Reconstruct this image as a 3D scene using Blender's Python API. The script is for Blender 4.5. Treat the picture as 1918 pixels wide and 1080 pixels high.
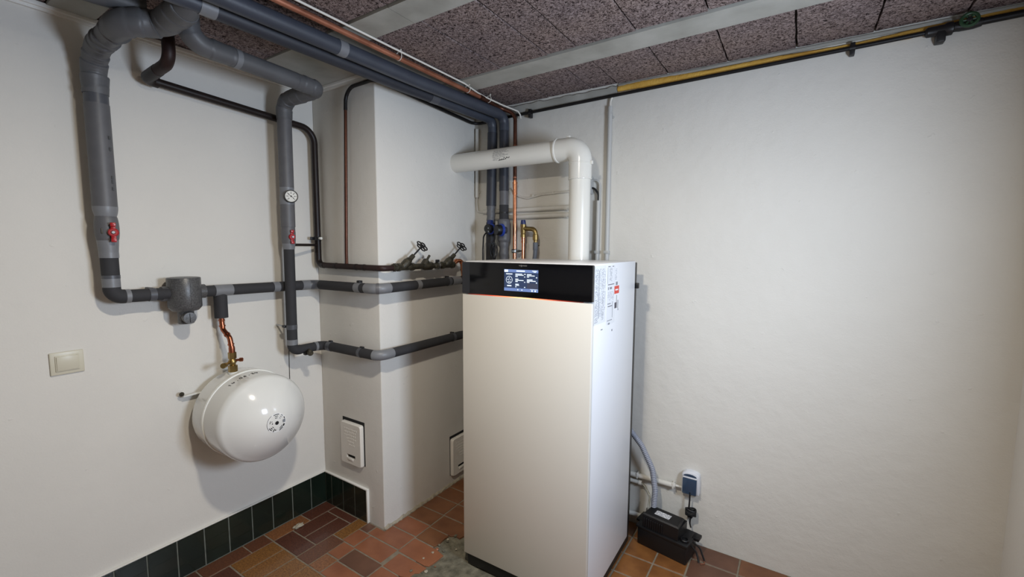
import bpy, bmesh, math, random
from mathutils import Vector, Matrix

random.seed(7)
for o in list(bpy.data.objects):
    bpy.data.objects.remove(o)
scn = bpy.context.scene
col = scn.collection

# ------------------------------------------------------------------ camera
CAM_POS = Vector((2.2103, -2.2309, 1.4588))
YAW, PITCH, ROLL = 0.5747, -0.0945, 0.0048
fwd = Vector((-math.sin(YAW) * math.cos(PITCH), math.cos(YAW) * math.cos(PITCH), math.sin(PITCH)))
rgt = fwd.cross(Vector((0, 0, 1))).normalized()
upv = rgt.cross(fwd)
r2 = rgt * math.cos(ROLL) + upv * math.sin(ROLL)
u2 = -rgt * math.sin(ROLL) + upv * math.cos(ROLL)
cd = bpy.data.cameras.new('camera')
cd.sensor_width = 36.0
cd.lens = 828.33 / 1918 * 36.0
cd.clip_start = 0.02
cam = bpy.data.objects.new('camera', cd)
cam.matrix_world = Matrix(((r2.x, u2.x, -fwd.x, CAM_POS.x), (r2.y, u2.y, -fwd.y, CAM_POS.y),
                           (r2.z, u2.z, -fwd.z, CAM_POS.z), (0, 0, 0, 1)))
col.objects.link(cam)
scn.camera = cam

# ------------------------------------------------------------------ light
w = bpy.data.worlds.new('world')
scn.world = w
w.use_nodes = True
w.node_tree.nodes['Background'].inputs[0].default_value = (0.75, 0.85, 1.0, 1)
w.node_tree.nodes['Background'].inputs[1].default_value = 0.25

LAMP = (1.60, -1.62, 2.19)
ld = bpy.data.lights.new('ceiling_light', 'AREA')      # opal disc of a flush ceiling fitting, shining down
ld.shape = 'DISK'
ld.size = 0.10
ld.energy = 19
ld.color = (1.0, 0.915, 0.775)
lo = bpy.data.objects.new('ceiling_light', ld)
lo.location = LAMP
col.objects.link(lo)

ad = bpy.data.lights.new('window_daylight', 'AREA')
ad.shape = 'RECTANGLE'
ad.size = 0.40
ad.size_y = 0.40
ad.energy = 26
ad.color = (0.70, 0.82, 1.0)
ao = bpy.data.objects.new('window_daylight', ad)
ao.location = (2.86, -1.22, 1.48)
ao.rotation_euler = (0, math.radians(90), 0)     # -Z -> -X
ao.rotation_euler = Vector((-1, 0, 0)).to_track_quat('-Z', 'Y').to_euler()
col.objects.link(ao)

vs = scn.view_settings
vs.view_transform = 'Standard'
vs.look = 'None'
vs.gamma = 1.0
vs.use_curve_mapping = False
vs.exposure = 0.22


# ------------------------------------------------------------------ materials
def lin(c):
    c = c / 255.0
    return c / 12.92 if c <= 0.04045 else ((c + 0.055) / 1.055) ** 2.4


def rgb(r, g, b):
    return (lin(r), lin(g), lin(b), 1.0)


def new_mat(name):
    m = bpy.data.materials.new(name)
    m.use_nodes = True
    nt = m.node_tree
    return m, nt, nt.nodes['Principled BSDF']


def mat(name, c, rough=0.5, metal=0.0, var=0.0, scale=20.0, bump=0.0, bscale=80.0, bdist=0.002,
        coat=0.0, c2=None, detail=4.0, spec=0.5, emit=None, estr=0.0, alpha=None, trans=0.0):
    m, nt, b = new_mat(name)
    b.inputs['Base Color'].default_value = c
    b.inputs['Roughness'].default_value = rough
    b.inputs['Metallic'].default_value = metal
    b.inputs['Specular IOR Level'].default_value = spec
    b.inputs['Coat Weight'].default_value = coat
    if trans:
        b.inputs['Transmission Weight'].default_value = trans
    if emit:
        b.inputs['Emission Color'].default_value = emit
        b.inputs['Emission Strength'].default_value = estr
    tc = nt.nodes.new('ShaderNodeTexCoord')
    geo = nt.nodes.new('ShaderNodeNewGeometry')
    if var or c2:
        n = nt.nodes.new('ShaderNodeTexNoise')
        n.inputs['Scale'].default_value = scale
        n.inputs['Detail'].default_value = detail
        nt.links.new(geo.outputs['Position'], n.inputs['Vector'])
        rp = nt.nodes.new('ShaderNodeValToRGB')
        rp.color_ramp.elements[0].position = 0.3
        rp.color_ramp.elements[1].position = 0.7
        a = c
        d = c2 if c2 else tuple(x * (1 - var) for x in c[:3]) + (1,)
        rp.color_ramp.elements[0].color = d
        rp.color_ramp.elements[1].color = a
        nt.links.new(n.outputs['Fac'], rp.inputs['Fac'])
        nt.links.new(rp.outputs['Color'], b.inputs['Base Color'])
    if bump:
        n2 = nt.nodes.new('ShaderNodeTexNoise')
        n2.inputs['Scale'].default_value = bscale
        n2.inputs['Detail'].default_value = 5
        nt.links.new(geo.outputs['Position'], n2.inputs['Vector'])
        bp = nt.nodes.new('ShaderNodeBump')
        bp.inputs['Strength'].default_value = bump
        bp.inputs['Distance'].default_value = bdist
        nt.links.new(n2.outputs['Fac'], bp.inputs['Height'])
        nt.links.new(bp.outputs['Normal'], b.inputs['Normal'])
    return m


def plaster(name, c, big=0.35):
    """painted rough render: broad trowel undulation, fine grain and a few chipped ridges"""
    m, nt, b = new_mat(name)
    b.inputs['Roughness'].default_value = 0.75
    b.inputs['Specular IOR Level'].default_value = 0.3
    geo = nt.nodes.new('ShaderNodeNewGeometry')

    def noise(s, d):
        n = nt.nodes.new('ShaderNodeTexNoise')
        n.inputs['Scale'].default_value = s
        n.inputs['Detail'].default_value = d
        nt.links.new(geo.outputs['Position'], n.inputs['Vector'])
        return n
    n0 = noise(2.2, 3)
    rp = nt.nodes.new('ShaderNodeValToRGB')
    rp.color_ramp.elements[0].position = 0.25
    rp.color_ramp.elements[1].position = 0.75
    rp.color_ramp.elements[0].color = tuple(x * 0.94 for x in c[:3]) + (1,)
    rp.color_ramp.elements[1].color = c
    nt.links.new(n0.outputs['Fac'], rp.inputs['Fac'])
    nt.links.new(rp.outputs['Color'], b.inputs['Base Color'])
    n1 = noise(14, 4)
    b1 = nt.nodes.new('ShaderNodeBump')
    b1.inputs['Strength'].default_value = big
    b1.inputs['Distance'].default_value = 0.005
    nt.links.new(n1.outputs['Fac'], b1.inputs['Height'])
    n2 = noise(160, 4)
    b2 = nt.nodes.new('ShaderNodeBump')
    b2.inputs['Strength'].default_value = 0.35
    b2.inputs['Distance'].default_value = 0.0015
    nt.links.new(n2.outputs['Fac'], b2.inputs['Height'])
    nt.links.new(b1.outputs['Normal'], b2.inputs['Normal'])
    # sparse chips
    n3 = noise(28, 2)
    rp3 = nt.nodes.new('ShaderNodeValToRGB')
    rp3.color_ramp.elements[0].position = 0.72
    rp3.color_ramp.elements[1].position = 0.76
    nt.links.new(n3.outputs['Fac'], rp3.inputs['Fac'])
    b3 = nt.nodes.new('ShaderNodeBump')
    b3.inputs['Strength'].default_value = 0.3
    b3.inputs['Distance'].default_value = 0.003
    nt.links.new(rp3.outputs['Color'], b3.inputs['Height'])
    nt.links.new(b2.outputs['Normal'], b3.inputs['Normal'])
    nt.links.new(b3.outputs['Normal'], b.inputs['Normal'])
    return m


def woodwool(name):
    m, nt, b = new_mat(name)
    b.inputs['Roughness'].default_value = 0.95
    b.inputs['Specular IOR Level'].default_value = 0.1
    geo = nt.nodes.new('ShaderNodeNewGeometry')
    oi = nt.nodes.new('ShaderNodeObjectInfo')
    n = nt.nodes.new('ShaderNodeTexNoise')
    n.inputs['Scale'].default_value = 110
    n.inputs['Detail'].default_value = 3
    n.inputs['Distortion'].default_value = 1.2
    nt.links.new(geo.outputs['Position'], n.inputs['Vector'])
    rp = nt.nodes.new('ShaderNodeValToRGB')
    e = rp.color_ramp.elements
    e[0].position = 0.36
    e[0].color = rgb(52, 44, 44)
    e[1].position = 0.62
    e[1].color = rgb(164, 150, 148)
    k = rp.color_ramp.elements.new(0.46)
    k.color = rgb(122, 108, 106)
    nt.links.new(n.outputs['Fac'], rp.inputs['Fac'])
    nb = nt.nodes.new('ShaderNodeTexNoise')
    nb.inputs['Scale'].default_value = 3.5
    nb.inputs['Detail'].default_value = 2
    nt.links.new(geo.outputs['Position'], nb.inputs['Vector'])
    rb = nt.nodes.new('ShaderNodeValToRGB')
    rb.color_ramp.elements[0].position = 0.35
    rb.color_ramp.elements[0].color = (0.85, 0.84, 0.86, 1)
    rb.color_ramp.elements[1].position = 0.75
    rb.color_ramp.elements[1].color = (1.0, 0.95, 0.88, 1)
    nt.links.new(nb.outputs['Fac'], rb.inputs['Fac'])
    mx = nt.nodes.new('ShaderNodeMix')
    mx.data_type = 'RGBA'
    mx.blend_type = 'MULTIPLY'
    mx.inputs[0].default_value = 1.0
    nt.links.new(rp.outputs['Color'], mx.inputs[6])
    nt.links.new(rb.outputs['Color'], mx.inputs[7])
    nt.links.new(mx.outputs[2], b.inputs['Base Color'])
    bp = nt.nodes.new('ShaderNodeBump')
    bp.inputs['Strength'].default_value = 1.0
    bp.inputs['Distance'].default_value = 0.006
    nt.links.new(n.outputs['Fac'], bp.inputs['Height'])
    nt.links.new(bp.outputs['Normal'], b.inputs['Normal'])
    return m


def speckled(name, c1, c2, scale=140, rough=0.35, coat=0.2):
    m = mat(name, c1, rough=rough, c2=c2, scale=scale, bump=0.25, bscale=90, bdist=0.001, coat=coat)
    return m


def print_mat(name, axis_u, axis_v, line=0.0045, paper=rgb(224, 225, 228), ink=rgb(128, 130, 138), wordscale=70.0):
    """rows of small unreadable print; axis_u runs along the text, axis_v across the rows"""
    m, nt, b = new_mat(name)
    b.inputs['Roughness'].default_value = 0.45
    tc = nt.nodes.new('ShaderNodeTexCoord')
    sp = nt.nodes.new('ShaderNodeSeparateXYZ')
    nt.links.new(tc.outputs['Object'], sp.inputs[0])
    v = nt.nodes.new('ShaderNodeMath')
    v.operation = 'MULTIPLY'
    v.inputs[1].default_value = 1.0 / line
    nt.links.new(sp.outputs[axis_v], v.inputs[0])
    fr = nt.nodes.new('ShaderNodeMath')
    fr.operation = 'FRACT'
    nt.links.new(v.outputs[0], fr.inputs[0])
    lt = nt.nodes.new('ShaderNodeMath')
    lt.operation = 'LESS_THAN'
    lt.inputs[1].default_value = 0.5
    nt.links.new(fr.outputs[0], lt.inputs[0])
    fl = nt.nodes.new('ShaderNodeMath')
    fl.operation = 'FLOOR'
    nt.links.new(v.outputs[0], fl.inputs[0])
    cb = nt.nodes.new('ShaderNodeCombineXYZ')
    us = nt.nodes.new('ShaderNodeMath')
    us.operation = 'MULTIPLY'
    us.inputs[1].default_value = wordscale
    nt.links.new(sp.outputs[axis_u], us.inputs[0])
    nt.links.new(us.outputs[0], cb.inputs[0])
    nt.links.new(fl.outputs[0], cb.inputs[1])
    ns = nt.nodes.new('ShaderNodeTexNoise')
    ns.inputs['Scale'].default_value = 1.7
    ns.inputs['Detail'].default_value = 1
    nt.links.new(cb.outputs[0], ns.inputs['Vector'])
    gt = nt.nodes.new('ShaderNodeMath')
    gt.operation = 'GREATER_THAN'
    gt.inputs[1].default_value = 0.46
    nt.links.new(ns.outputs['Fac'], gt.inputs[0])
    mu = nt.nodes.new('ShaderNodeMath')
    mu.operation = 'MULTIPLY'
    nt.links.new(lt.outputs[0], mu.inputs[0])
    nt.links.new(gt.outputs[0], mu.inputs[1])
    mx = nt.nodes.new('ShaderNodeMix')
    mx.data_type = 'RGBA'
    mx.inputs[6].default_value = paper
    mx.inputs[7].default_value = ink
    nt.links.new(mu.outputs[0], mx.inputs[0])
    nt.links.new(mx.outputs[2], b.inputs['Base Color'])
    return m


M = {}
M['wall'] = plaster('wall_plaster', rgb(224, 221, 214))
M['wall_rough'] = plaster('rough_wall_plaster', rgb(222, 219, 211), big=0.75)
M['concrete'] = mat('ceiling_concrete', rgb(176, 175, 168), rough=0.85, c2=rgb(150, 149, 141), scale=7, bump=0.3, bscale=60)
M['soffit'] = mat('dark_soffit', rgb(70, 66, 62), rough=0.95, var=0.3, scale=12)
M['woodwool'] = woodwool('wood_wool_board')
M['screed'] = mat('bare_screed', rgb(128, 122, 104), rough=0.95, c2=rgb(84, 80, 66), scale=28, detail=8, bump=0.9, bscale=45, bdist=0.01)
M['tile_dark'] = speckled('dark_brown_clay', rgb(104, 62, 46), rgb(62, 34, 26))
M['tile_red'] = speckled('red_brown_clay', rgb(116, 72, 48), rgb(78, 46, 32))
M['tile_gold'] = speckled('ochre_clay', rgb(152, 106, 54), rgb(92, 56, 28), scale=150)
M['tile_tan'] = speckled('tan_clay', rgb(150, 100, 62), rgb(108, 66, 40), scale=120)
M['tile_orange'] = mat('orange_clay', rgb(152, 96, 66), rough=0.42, c2=rgb(130, 78, 52), scale=9, bump=0.15, bscale=60, coat=0.1)
M['tile_brown'] = mat('brown_clay', rgb(128, 84, 54), rough=0.42, c2=rgb(106, 66, 42), scale=9, bump=0.15, bscale=60, coat=0.1)
M['tile_grey'] = mat('greyed_clay', rgb(112, 78, 60), rough=0.45, c2=rgb(92, 62, 48), scale=9, bump=0.15, bscale=60)
M['tile_amber'] = mat('amber_clay', rgb(142, 94, 50), rough=0.4, c2=rgb(112, 70, 36), scale=12, bump=0.2, bscale=60, coat=0.1)
M['grout'] = mat('cement_grout', rgb(142, 130, 112), rough=0.95, var=0.3, scale=40, bump=0.5, bscale=120)
M['grout_grey'] = mat('grey_grout', rgb(116, 120, 112), rough=0.9, var=0.3, scale=40)
M['green_tile'] = mat('dark_green_glaze', rgb(26, 38, 30), rough=0.25, c2=rgb(18, 27, 22), scale=5, coat=0.3)
M['white_paint'] = mat('white_gloss_paint', rgb(228, 226, 220), rough=0.5)
M['door_paint'] = mat('cream_paint', rgb(222, 217, 208), rough=0.55, bump=0.2, bscale=150)
M['gap'] = mat('dark_gap', rgb(24, 23, 24), rough=0.95)
M['foam_grey'] = mat('grey_foam', rgb(98, 98, 101), rough=0.5, var=0.12, scale=30, bump=0.3, bscale=400, bdist=0.0006)
M['foam_dark'] = mat('charcoal_foam', rgb(50, 50, 53), rough=0.8, var=0.1, scale=40, bump=0.4, bscale=500, bdist=0.0006)
M['tape'] = mat('grey_tape', rgb(124, 126, 130), rough=0.42, var=0.1, scale=25, bump=0.2, bscale=60)
M['tape_dark'] = mat('dark_tape', rgb(82, 84, 90), rough=0.4, var=0.15, scale=30)
M['foam_old'] = mat('dusty_grey_foam', rgb(94, 95, 98), rough=0.48, var=0.18, scale=14, bump=0.2, bscale=120)
M['foam_ceiling'] = mat('slate_grey_foam', rgb(64, 69, 80), rough=0.45, var=0.15, scale=14, bump=0.2, bscale=120)
M['foam_black'] = mat('blue_black_foam', rgb(48, 51, 60), rough=0.5, var=0.15, scale=25)
M['rubber'] = mat('black_rubber', rgb(22, 22, 24), rough=0.5)
M['brown_pipe'] = mat('dark_brown_paint', rgb(38, 30, 29), rough=0.42, var=0.35, scale=18, spec=0.3)
M['rust_pipe'] = mat('red_brown_paint', rgb(50, 33, 31), rough=0.5, spec=0.3, var=0.4, scale=30)
M['black_pipe'] = mat('black_paint', rgb(28, 27, 28), rough=0.45, spec=0.3, var=0.2, scale=30)
M['old_copper'] = mat('tarnished_copper', rgb(96, 60, 46), rough=0.35, metal=0.7, var=0.3, scale=30)
M['dull_copper'] = mat('aged_copper', rgb(186, 124, 98), rough=0.42, metal=0.6, c2=rgb(140, 88, 66), scale=12)
M['copper'] = mat('bright_copper', rgb(226, 154, 116), rough=0.24, metal=1.0, var=0.15, scale=30)
M['copper_dark'] = mat('brown_copper', rgb(178, 108, 80), rough=0.3, metal=1.0, var=0.3, scale=60)
M['brass'] = mat('brass', rgb(166, 142, 92), rough=0.38, metal=1.0, var=0.2, scale=60)
M['old_brass'] = mat('patinated_brass', rgb(76, 71, 56), rough=0.5, metal=0.35, c2=rgb(46, 43, 36), scale=60, bump=0.3, bscale=150)
M['steel'] = mat('zinc_steel', rgb(176, 178, 180), rough=0.35, metal=1.0)
M['black_metal'] = mat('black_iron', rgb(26, 26, 28), rough=0.4)
M['black_plastic'] = mat('black_plastic', rgb(18, 18, 20), rough=0.42, bump=0.15, bscale=300, bdist=0.0005)
M['red_plastic'] = mat('red_enamel', rgb(168, 28, 34), rough=0.35, coat=0.3)
M['blue_plastic'] = mat('blue_plastic', rgb(36, 62, 150), rough=0.35)
M['navy_plastic'] = mat('navy_plastic', rgb(34, 46, 96), rough=0.35)
M['separator'] = mat('graphite_foam', rgb(96, 96, 97), rough=0.36, c2=rgb(60, 60, 61), scale=220, detail=3, bump=0.4, bscale=260, bdist=0.0008)
M['tank'] = mat('white_enamel', rgb(226, 226, 222), rough=0.12, coat=0.5)
M['tank_seam'] = mat('white_plastic_seam', rgb(238, 238, 232), rough=0.3)
M['boiler_white'] = mat('white_powder_coat', rgb(224, 225, 228), rough=0.32, bump=0.05, bscale=900, bdist=0.0003)
M['boiler_door'] = mat('pearl_white_powder_coat', rgb(213, 209, 200), rough=0.32, bump=0.05, bscale=900, bdist=0.0003)
M['black_glass'] = mat('black_glass', rgb(10, 10, 13), rough=0.12, spec=0.35)
M['panel_strip'] = mat('anthracite_plastic', rgb(34, 35, 40), rough=0.45)
M['flue'] = mat('white_flue_plastic', rgb(226, 224, 216), rough=0.22, coat=0.25)
M['conduit'] = mat('grey_white_conduit', rgb(184, 184, 181), rough=0.45)
M['conduit_paint'] = mat('painted_conduit', rgb(214, 211, 203), rough=0.6)
M['cable_white'] = mat('white_cable', rgb(226, 222, 212), rough=0.5)
M['hose_grey'] = mat('grey_hose', rgb(150, 154, 166), rough=0.45)
M['drain_grey'] = mat('grey_drain_pipe', rgb(98, 102, 110), rough=0.5)
M['clear_tube'] = mat('clear_vinyl', rgb(214, 214, 206), rough=0.15, trans=0.6)
M['switch'] = mat('cream_switch_plastic', rgb(208, 203, 184), rough=0.35)
M['socket_white'] = mat('white_socket_plastic', rgb(220, 222, 228), rough=0.3)
M['socket_lid'] = mat('smoked_blue_lid', rgb(48, 68, 92), rough=0.12, spec=0.6)
M['wool'] = mat('yellow_mineral_wool', rgb(222, 178, 84), rough=0.9, c2=rgb(190, 142, 58), scale=9, bump=0.8, bscale=120, bdist=0.004)
M['green_paint'] = mat('green_paint', rgb(40, 74, 46), rough=0.45, var=0.2, scale=60)
M['ink'] = mat('black_ink', rgb(18, 18, 20), rough=0.5)
M['grey_ink'] = mat('grey_ink', rgb(92, 92, 96), rough=0.5)
M['label_white'] = mat('label_paper', rgb(232, 232, 232), rough=0.5)
M['label_red'] = mat('label_red', rgb(214, 66, 50), rough=0.45)
M['label_grey'] = mat('label_grey_print', rgb(132, 136, 142), rough=0.45)
M['label_dark'] = mat('label_dark_print', rgb(72, 70, 80), rough=0.45)
M['print_col'] = print_mat('small_print_rows', 1, 2, line=0.0042)
M['print_pale'] = print_mat('pale_print_rows', 1, 2, line=0.006, ink=rgb(172, 174, 182), wordscale=55)
M['print_tag'] = print_mat('tag_print_rows', 0, 1, line=0.006, ink=rgb(120, 120, 126))
M['dial'] = mat('white_dial', rgb(226, 226, 220), rough=0.35)
M['debris'] = mat('dried_mortar', rgb(178, 168, 148), rough=0.95, var=0.3, scale=60)
M['lamp_glass'] = mat('opal_glass', rgb(235, 230, 220), rough=0.3, emit=(1, 0.86, 0.68, 1), estr=1.5)
M['glass'] = mat('window_glass', rgb(230, 235, 240), rough=0.05, trans=1.0)


def screen_mat(name, c, s):
    return mat(name, rgb(4, 6, 12), rough=0.2, emit=c, estr=s)


M['scr_bg'] = screen_mat('screen_navy', rgb(48, 62, 92), 1.0)
M['scr_bar'] = screen_mat('screen_steel_blue', rgb(112, 134, 186), 1.0)
M['scr_txt'] = screen_mat('screen_white', rgb(228, 240, 252), 1.1)
M['scr_dim'] = screen_mat('screen_grey', rgb(62, 66, 84), 1.0)
M['logo'] = mat('silver_print', rgb(128, 126, 122), rough=0.4)

# glowing strip: white-yellow in the middle, red at both ends (the LED bar is that colour)
m, nt, b = new_mat('glow_strip')
tc = nt.nodes.new('ShaderNodeTexCoord')
sp = nt.nodes.new('ShaderNodeSeparateXYZ')
nt.links.new(tc.outputs['Object'], sp.inputs[0])
mr = nt.nodes.new('ShaderNodeMapRange')
mr.inputs['From Min'].default_value = 0.04
mr.inputs['From Max'].default_value = 0.54
nt.links.new(sp.outputs[0], mr.inputs['Value'])
rp = nt.nodes.new('ShaderNodeValToRGB')
e = rp.color_ramp.elements
e[0].position = 0.0
e[0].color = (0.05, 0.003, 0.001, 1)
e[1].position = 1.0
e[1].color = (0.05, 0.003, 0.001, 1)
for p_, c_ in ((0.22, (0.5, 0.06, 0.025, 1)), (0.38, (1.0, 0.25, 0.10, 1)), (0.52, (1.4, 0.8, 0.35, 1)), (0.68, (1.0, 0.25, 0.1, 1)), (0.85, (0.35, 0.03, 0.01, 1))):
    k = e.new(p_)
    k.color = c_
nt.links.new(mr.outputs['Result'], rp.inputs['Fac'])
nt.links.new(rp.outputs['Color'], b.inputs['Emission Color'])
b.inputs['Emission Strength'].default_value = 1.5
b.inputs['Base Color'].default_value = (0.05, 0.02, 0.02, 1)
M['glow'] = m


# ------------------------------------------------------------------ mesh helpers
def fillet(pts, rad, n=8):
    """round the corners of a polyline; rad = one radius or one per inner point"""
    P = [Vector(p) for p in pts]
    if not isinstance(rad, (list, tuple)):
        rad = [rad] * (len(P) - 2)
    out = [P[0]]
    for i in range(1, len(P) - 1):
        a, b_, c = P[i - 1], P[i], P[i + 1]
        d1, d2 = (a - b_), (c - b_)
        l1, l2 = d1.length, d2.length
        d1.normalize()
        d2.normalize()
        ang = d1.angle(d2)
        r = rad[i - 1]
        if ang > math.pi - 0.02 or r <= 0:
            out.append(b_)
            continue
        t = min(r / math.tan(ang / 2), l1 * 0.49, l2 * 0.49)
        r = t * math.tan(ang / 2)
        bis = (d1 + d2).normalized()
        cen = b_ + bis * (r / math.sin(ang / 2))
        p1, p2 = b_ + d1 * t, b_ + d2 * t
        v1, v2 = p1 - cen, p2 - cen
        tot = v1.angle(v2)
        ax = v1.cross(v2).normalized()
        for k in range(n + 1):
            out.append(cen + Matrix.Rotation(tot * k / n, 3, ax) @ v1)
    out.append(P[-1])
    res = [out[0]]
    for p in out[1:]:
        if (p - res[-1]).length > 1e-5:
            res.append(p)
    return res


class Path:
    def __init__(self, pts, rad=0.0, n=8):
        self.p = fillet(pts, rad, n)
        self.s = [0.0]
        for a, b_ in zip(self.p, self.p[1:]):
            self.s.append(self.s[-1] + (b_ - a).length)
        self.L = self.s[-1]

    def at(self, s):
        s = max(0, min(self.L, s))
        for i in range(len(self.s) - 1):
            if s <= self.s[i + 1]:
                t = (s - self.s[i]) / (self.s[i + 1] - self.s[i])
                return self.p[i].lerp(self.p[i + 1], t)
        return self.p[-1]

    def near(self, q):
        q = Vector(q)
        best = (1e9, 0)
        for i in range(len(self.p) - 1):
            a, b_ = self.p[i], self.p[i + 1]
            d = b_ - a
            t = max(0, min(1, (q - a).dot(d) / d.length_squared))
            e_ = (a + d * t - q).length
            if e_ < best[0]:
                best = (e_, self.s[i] + t * d.length)
        return best[1]

    def sub(self, s0, s1, step=None):
        ss = [s0] + [x for x in self.s if s0 + 1e-4 < x < s1 - 1e-4] + [s1]
        if step:
            n = max(2, int((s1 - s0) / step))
            ss = sorted(set(ss + [s0 + (s1 - s0) * k / n for k in range(n + 1)]))
            t = [ss[0]]
            for x in ss[1:]:
                if x - t[-1] > step * 0.3:
                    t.append(x)
            t[-1] = s1
            ss = t
        return ss, [self.at(x) for x in ss]


class MB:
    def __init__(self):
        self.v = []
        self.f = []

    def add(self, vs, fs):
        o = len(self.v)
        self.v += [Vector(x) for x in vs]
        self.f += [tuple(i + o for i in f) for f in fs]
        return self

    def bm(self, bm_):
        bm_.verts.ensure_lookup_table()
        bm_.verts.index_update()
        self.add([v.co.copy() for v in bm_.verts], [[v.index for v in f.verts] for f in bm_.faces])
        bm_.free()
        return self

    def box(self, lo_, hi_, bev=0.0, seg=2, mtx=None):
        bm_ = bmesh.new()
        bmesh.ops.create_cube(bm_, size=1.0)
        lo_, hi_ = Vector(lo_), Vector(hi_)
        c = (lo_ + hi_) / 2
        s = hi_ - lo_
        for v in bm_.verts:
            v.co = Vector((v.co.x * s.x + c.x, v.co.y * s.y + c.y, v.co.z * s.z + c.z))
        if bev:
            bmesh.ops.bevel(bm_, geom=bm_.edges[:], offset=bev, segments=seg, profile=0.5, affect='EDGES')
        if mtx:
            bmesh.ops.transform(bm_, matrix=mtx, verts=bm_.verts[:])
        return self.bm(bm_)

    def sweep(self, pts, radii, seg=16, caps=True, closed=False):
        P = [Vector(p) for p in pts]
        n = len(P)
        if not isinstance(radii, (list, tuple)):
            radii = [radii] * n
        T = []
        for i in range(n):
            if closed:
                d = P[(i + 1) % n] - P[i - 1]
            else:
                d = P[min(i + 1, n - 1)] - P[max(i - 1, 0)]
            T.append(d.normalized())
        ref = Vector((0, 0, 1)) if abs(T[0].z) < 0.9 else Vector((1, 0, 0))
        N = (ref - T[0] * ref.dot(T[0])).normalized()
        vs_, fs_ = [], []
        for i in range(n):
            N = (N - T[i] * N.dot(T[i])).normalized()
            B = T[i].cross(N)
            for k in range(seg):
                a = 2 * math.pi * k / seg
                vs_.append(P[i] + (N * math.cos(a) + B * math.sin(a)) * radii[i])
        m_ = n if closed else n - 1
        for i in range(m_):
            j = (i + 1) % n
            for k in range(seg):
                k2 = (k + 1) % seg
                fs_.append((i * seg + k, i * seg + k2, j * seg + k2, j * seg + k))
        if caps and not closed:
            fs_.append(tuple(range(seg))[::-1])
            fs_.append(tuple((n - 1) * seg + k for k in range(seg)))
        return self.add(vs_, fs_)

    def cyl(self, a, b_, r0, r1=None, seg=20):
        r1 = r0 if r1 is None else r1
        return self.sweep([a, b_], [r0, r1], seg)

    def lathe(self, org, axis, prof, seg=32):
        """prof: list of (distance along axis, radius)"""
        org, axis = Vector(org), Vector(axis).normalized()
        ref = Vector((0, 0, 1)) if abs(axis.z) < 0.9 else Vector((1, 0, 0))
        N = (ref - axis * ref.dot(axis)).normalized()
        B = axis.cross(N)
        vs_, fs_ = [], []
        for (d, r) in prof:
            for k in range(seg):
                a = 2 * math.pi * k / seg
                vs_.append(org + axis * d + (N * math.cos(a) + B * math.sin(a)) * max(r, 1e-5))
        for i in range(len(prof) - 1):
            for k in range(seg):
                k2 = (k + 1) % seg
                fs_.append((i * seg + k, i * seg + k2, (i + 1) * seg + k2, (i + 1) * seg + k))
        fs_.append(tuple(range(seg))[::-1])
        fs_.append(tuple((len(prof) - 1) * seg + k for k in range(seg)))
        return self.add(vs_, fs_)

    def prism(self, poly, z0, z1, bev=0.0):
        """poly: (x, y) points counter-clockwise, extruded in z"""
        n = len(poly)
        if bev:
            c = Vector((sum(p[0] for p in poly) / n, sum(p[1] for p in poly) / n))
            ins = []
            for p in poly:
                d = Vector(p) - c
                ins.append((p[0] - math.copysign(bev, d.x), p[1] - math.copysign(bev, d.y)))
            vs_ = [(x, y, z0) for x, y in poly] + [(x, y, z1 - bev) for x, y in poly] + [(x, y, z1) for x, y in ins]
            fs_ = []
            for l in range(2):
                for k in range(n):
                    k2 = (k + 1) % n
                    fs_.append((l * n + k, l * n + k2, (l + 1) * n + k2, (l + 1) * n + k))
            fs_.append(tuple(2 * n + k for k in range(n)))
            fs_.append(tuple(range(n))[::-1])
            return self.add(vs_, fs_)
        vs_ = [(x, y, z0) for x, y in poly] + [(x, y, z1) for x, y in poly]
        fs_ = [(k, (k + 1) % n, n + (k + 1) % n, n + k) for k in range(n)]
        fs_.append(tuple(n + k for k in range(n)))
        fs_.append(tuple(range(n))[::-1])
        return self.add(vs_, fs_)

    def build(self, name, material, parent=None, base=None, smooth=True, angle=35, kind=None):
        if base is None:
            base = parent['_base'] if parent is not None else None
        if base is None:
            xs = [v.x for v in self.v]
            ys = [v.y for v in self.v]
            zs = [v.z for v in self.v]
            base = ((min(xs) + max(xs)) / 2, (min(ys) + max(ys)) / 2, min(zs))
        base = Vector(base)
        me = bpy.data.meshes.new(name)
        me.from_pydata([v - base for v in self.v], [], self.f)
        me.update()
        if smooth:
            me.polygons.foreach_set('use_smooth', [True] * len(me.polygons))
            me.set_sharp_from_angle(angle=math.radians(angle))
        me.materials.append(M[material] if isinstance(material, str) else material)
        o = bpy.data.objects.new(name, me)
        col.objects.link(o)
        o['_base'] = tuple(base)
        if parent is not None:
            o.parent = parent
        else:
            o.location = base
        if kind:
            o['kind'] = kind
        return o


def tag(o, label, cat, group=None):
    o['label'] = label
    o['category'] = cat
    if group:
        o['group'] = group
    return o


def thing(name, base, label, cat, group=None, rotz=0.0, local=False):
    o = bpy.data.objects.new(name, None)
    o.empty_display_size = 0.05
    o.location = base
    o.rotation_euler = (0, 0, rotz)
    o['_base'] = (0, 0, 0) if local else tuple(base)
    col.objects.link(o)
    return tag(o, label, cat, group)


def seg_part(path, a, b_, r, material, name, parent, step=None, rfun=None, seg=18):
    """a stretch of pipe, sleeve or tape between two points given near the path"""
    s0 = path.near(a) if not isinstance(a, float) else a
    s1 = path.near(b_) if not isinstance(b_, float) else b_
    if s0 > s1:
        s0, s1 = s1, s0
    ss, pp = path.sub(s0, s1, step)
    rr = [r if rfun is None else rfun(x - s0, s1 - s0) for x in ss]
    return MB().sweep(pp, rr, seg).build(name, material, parent)


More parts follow.
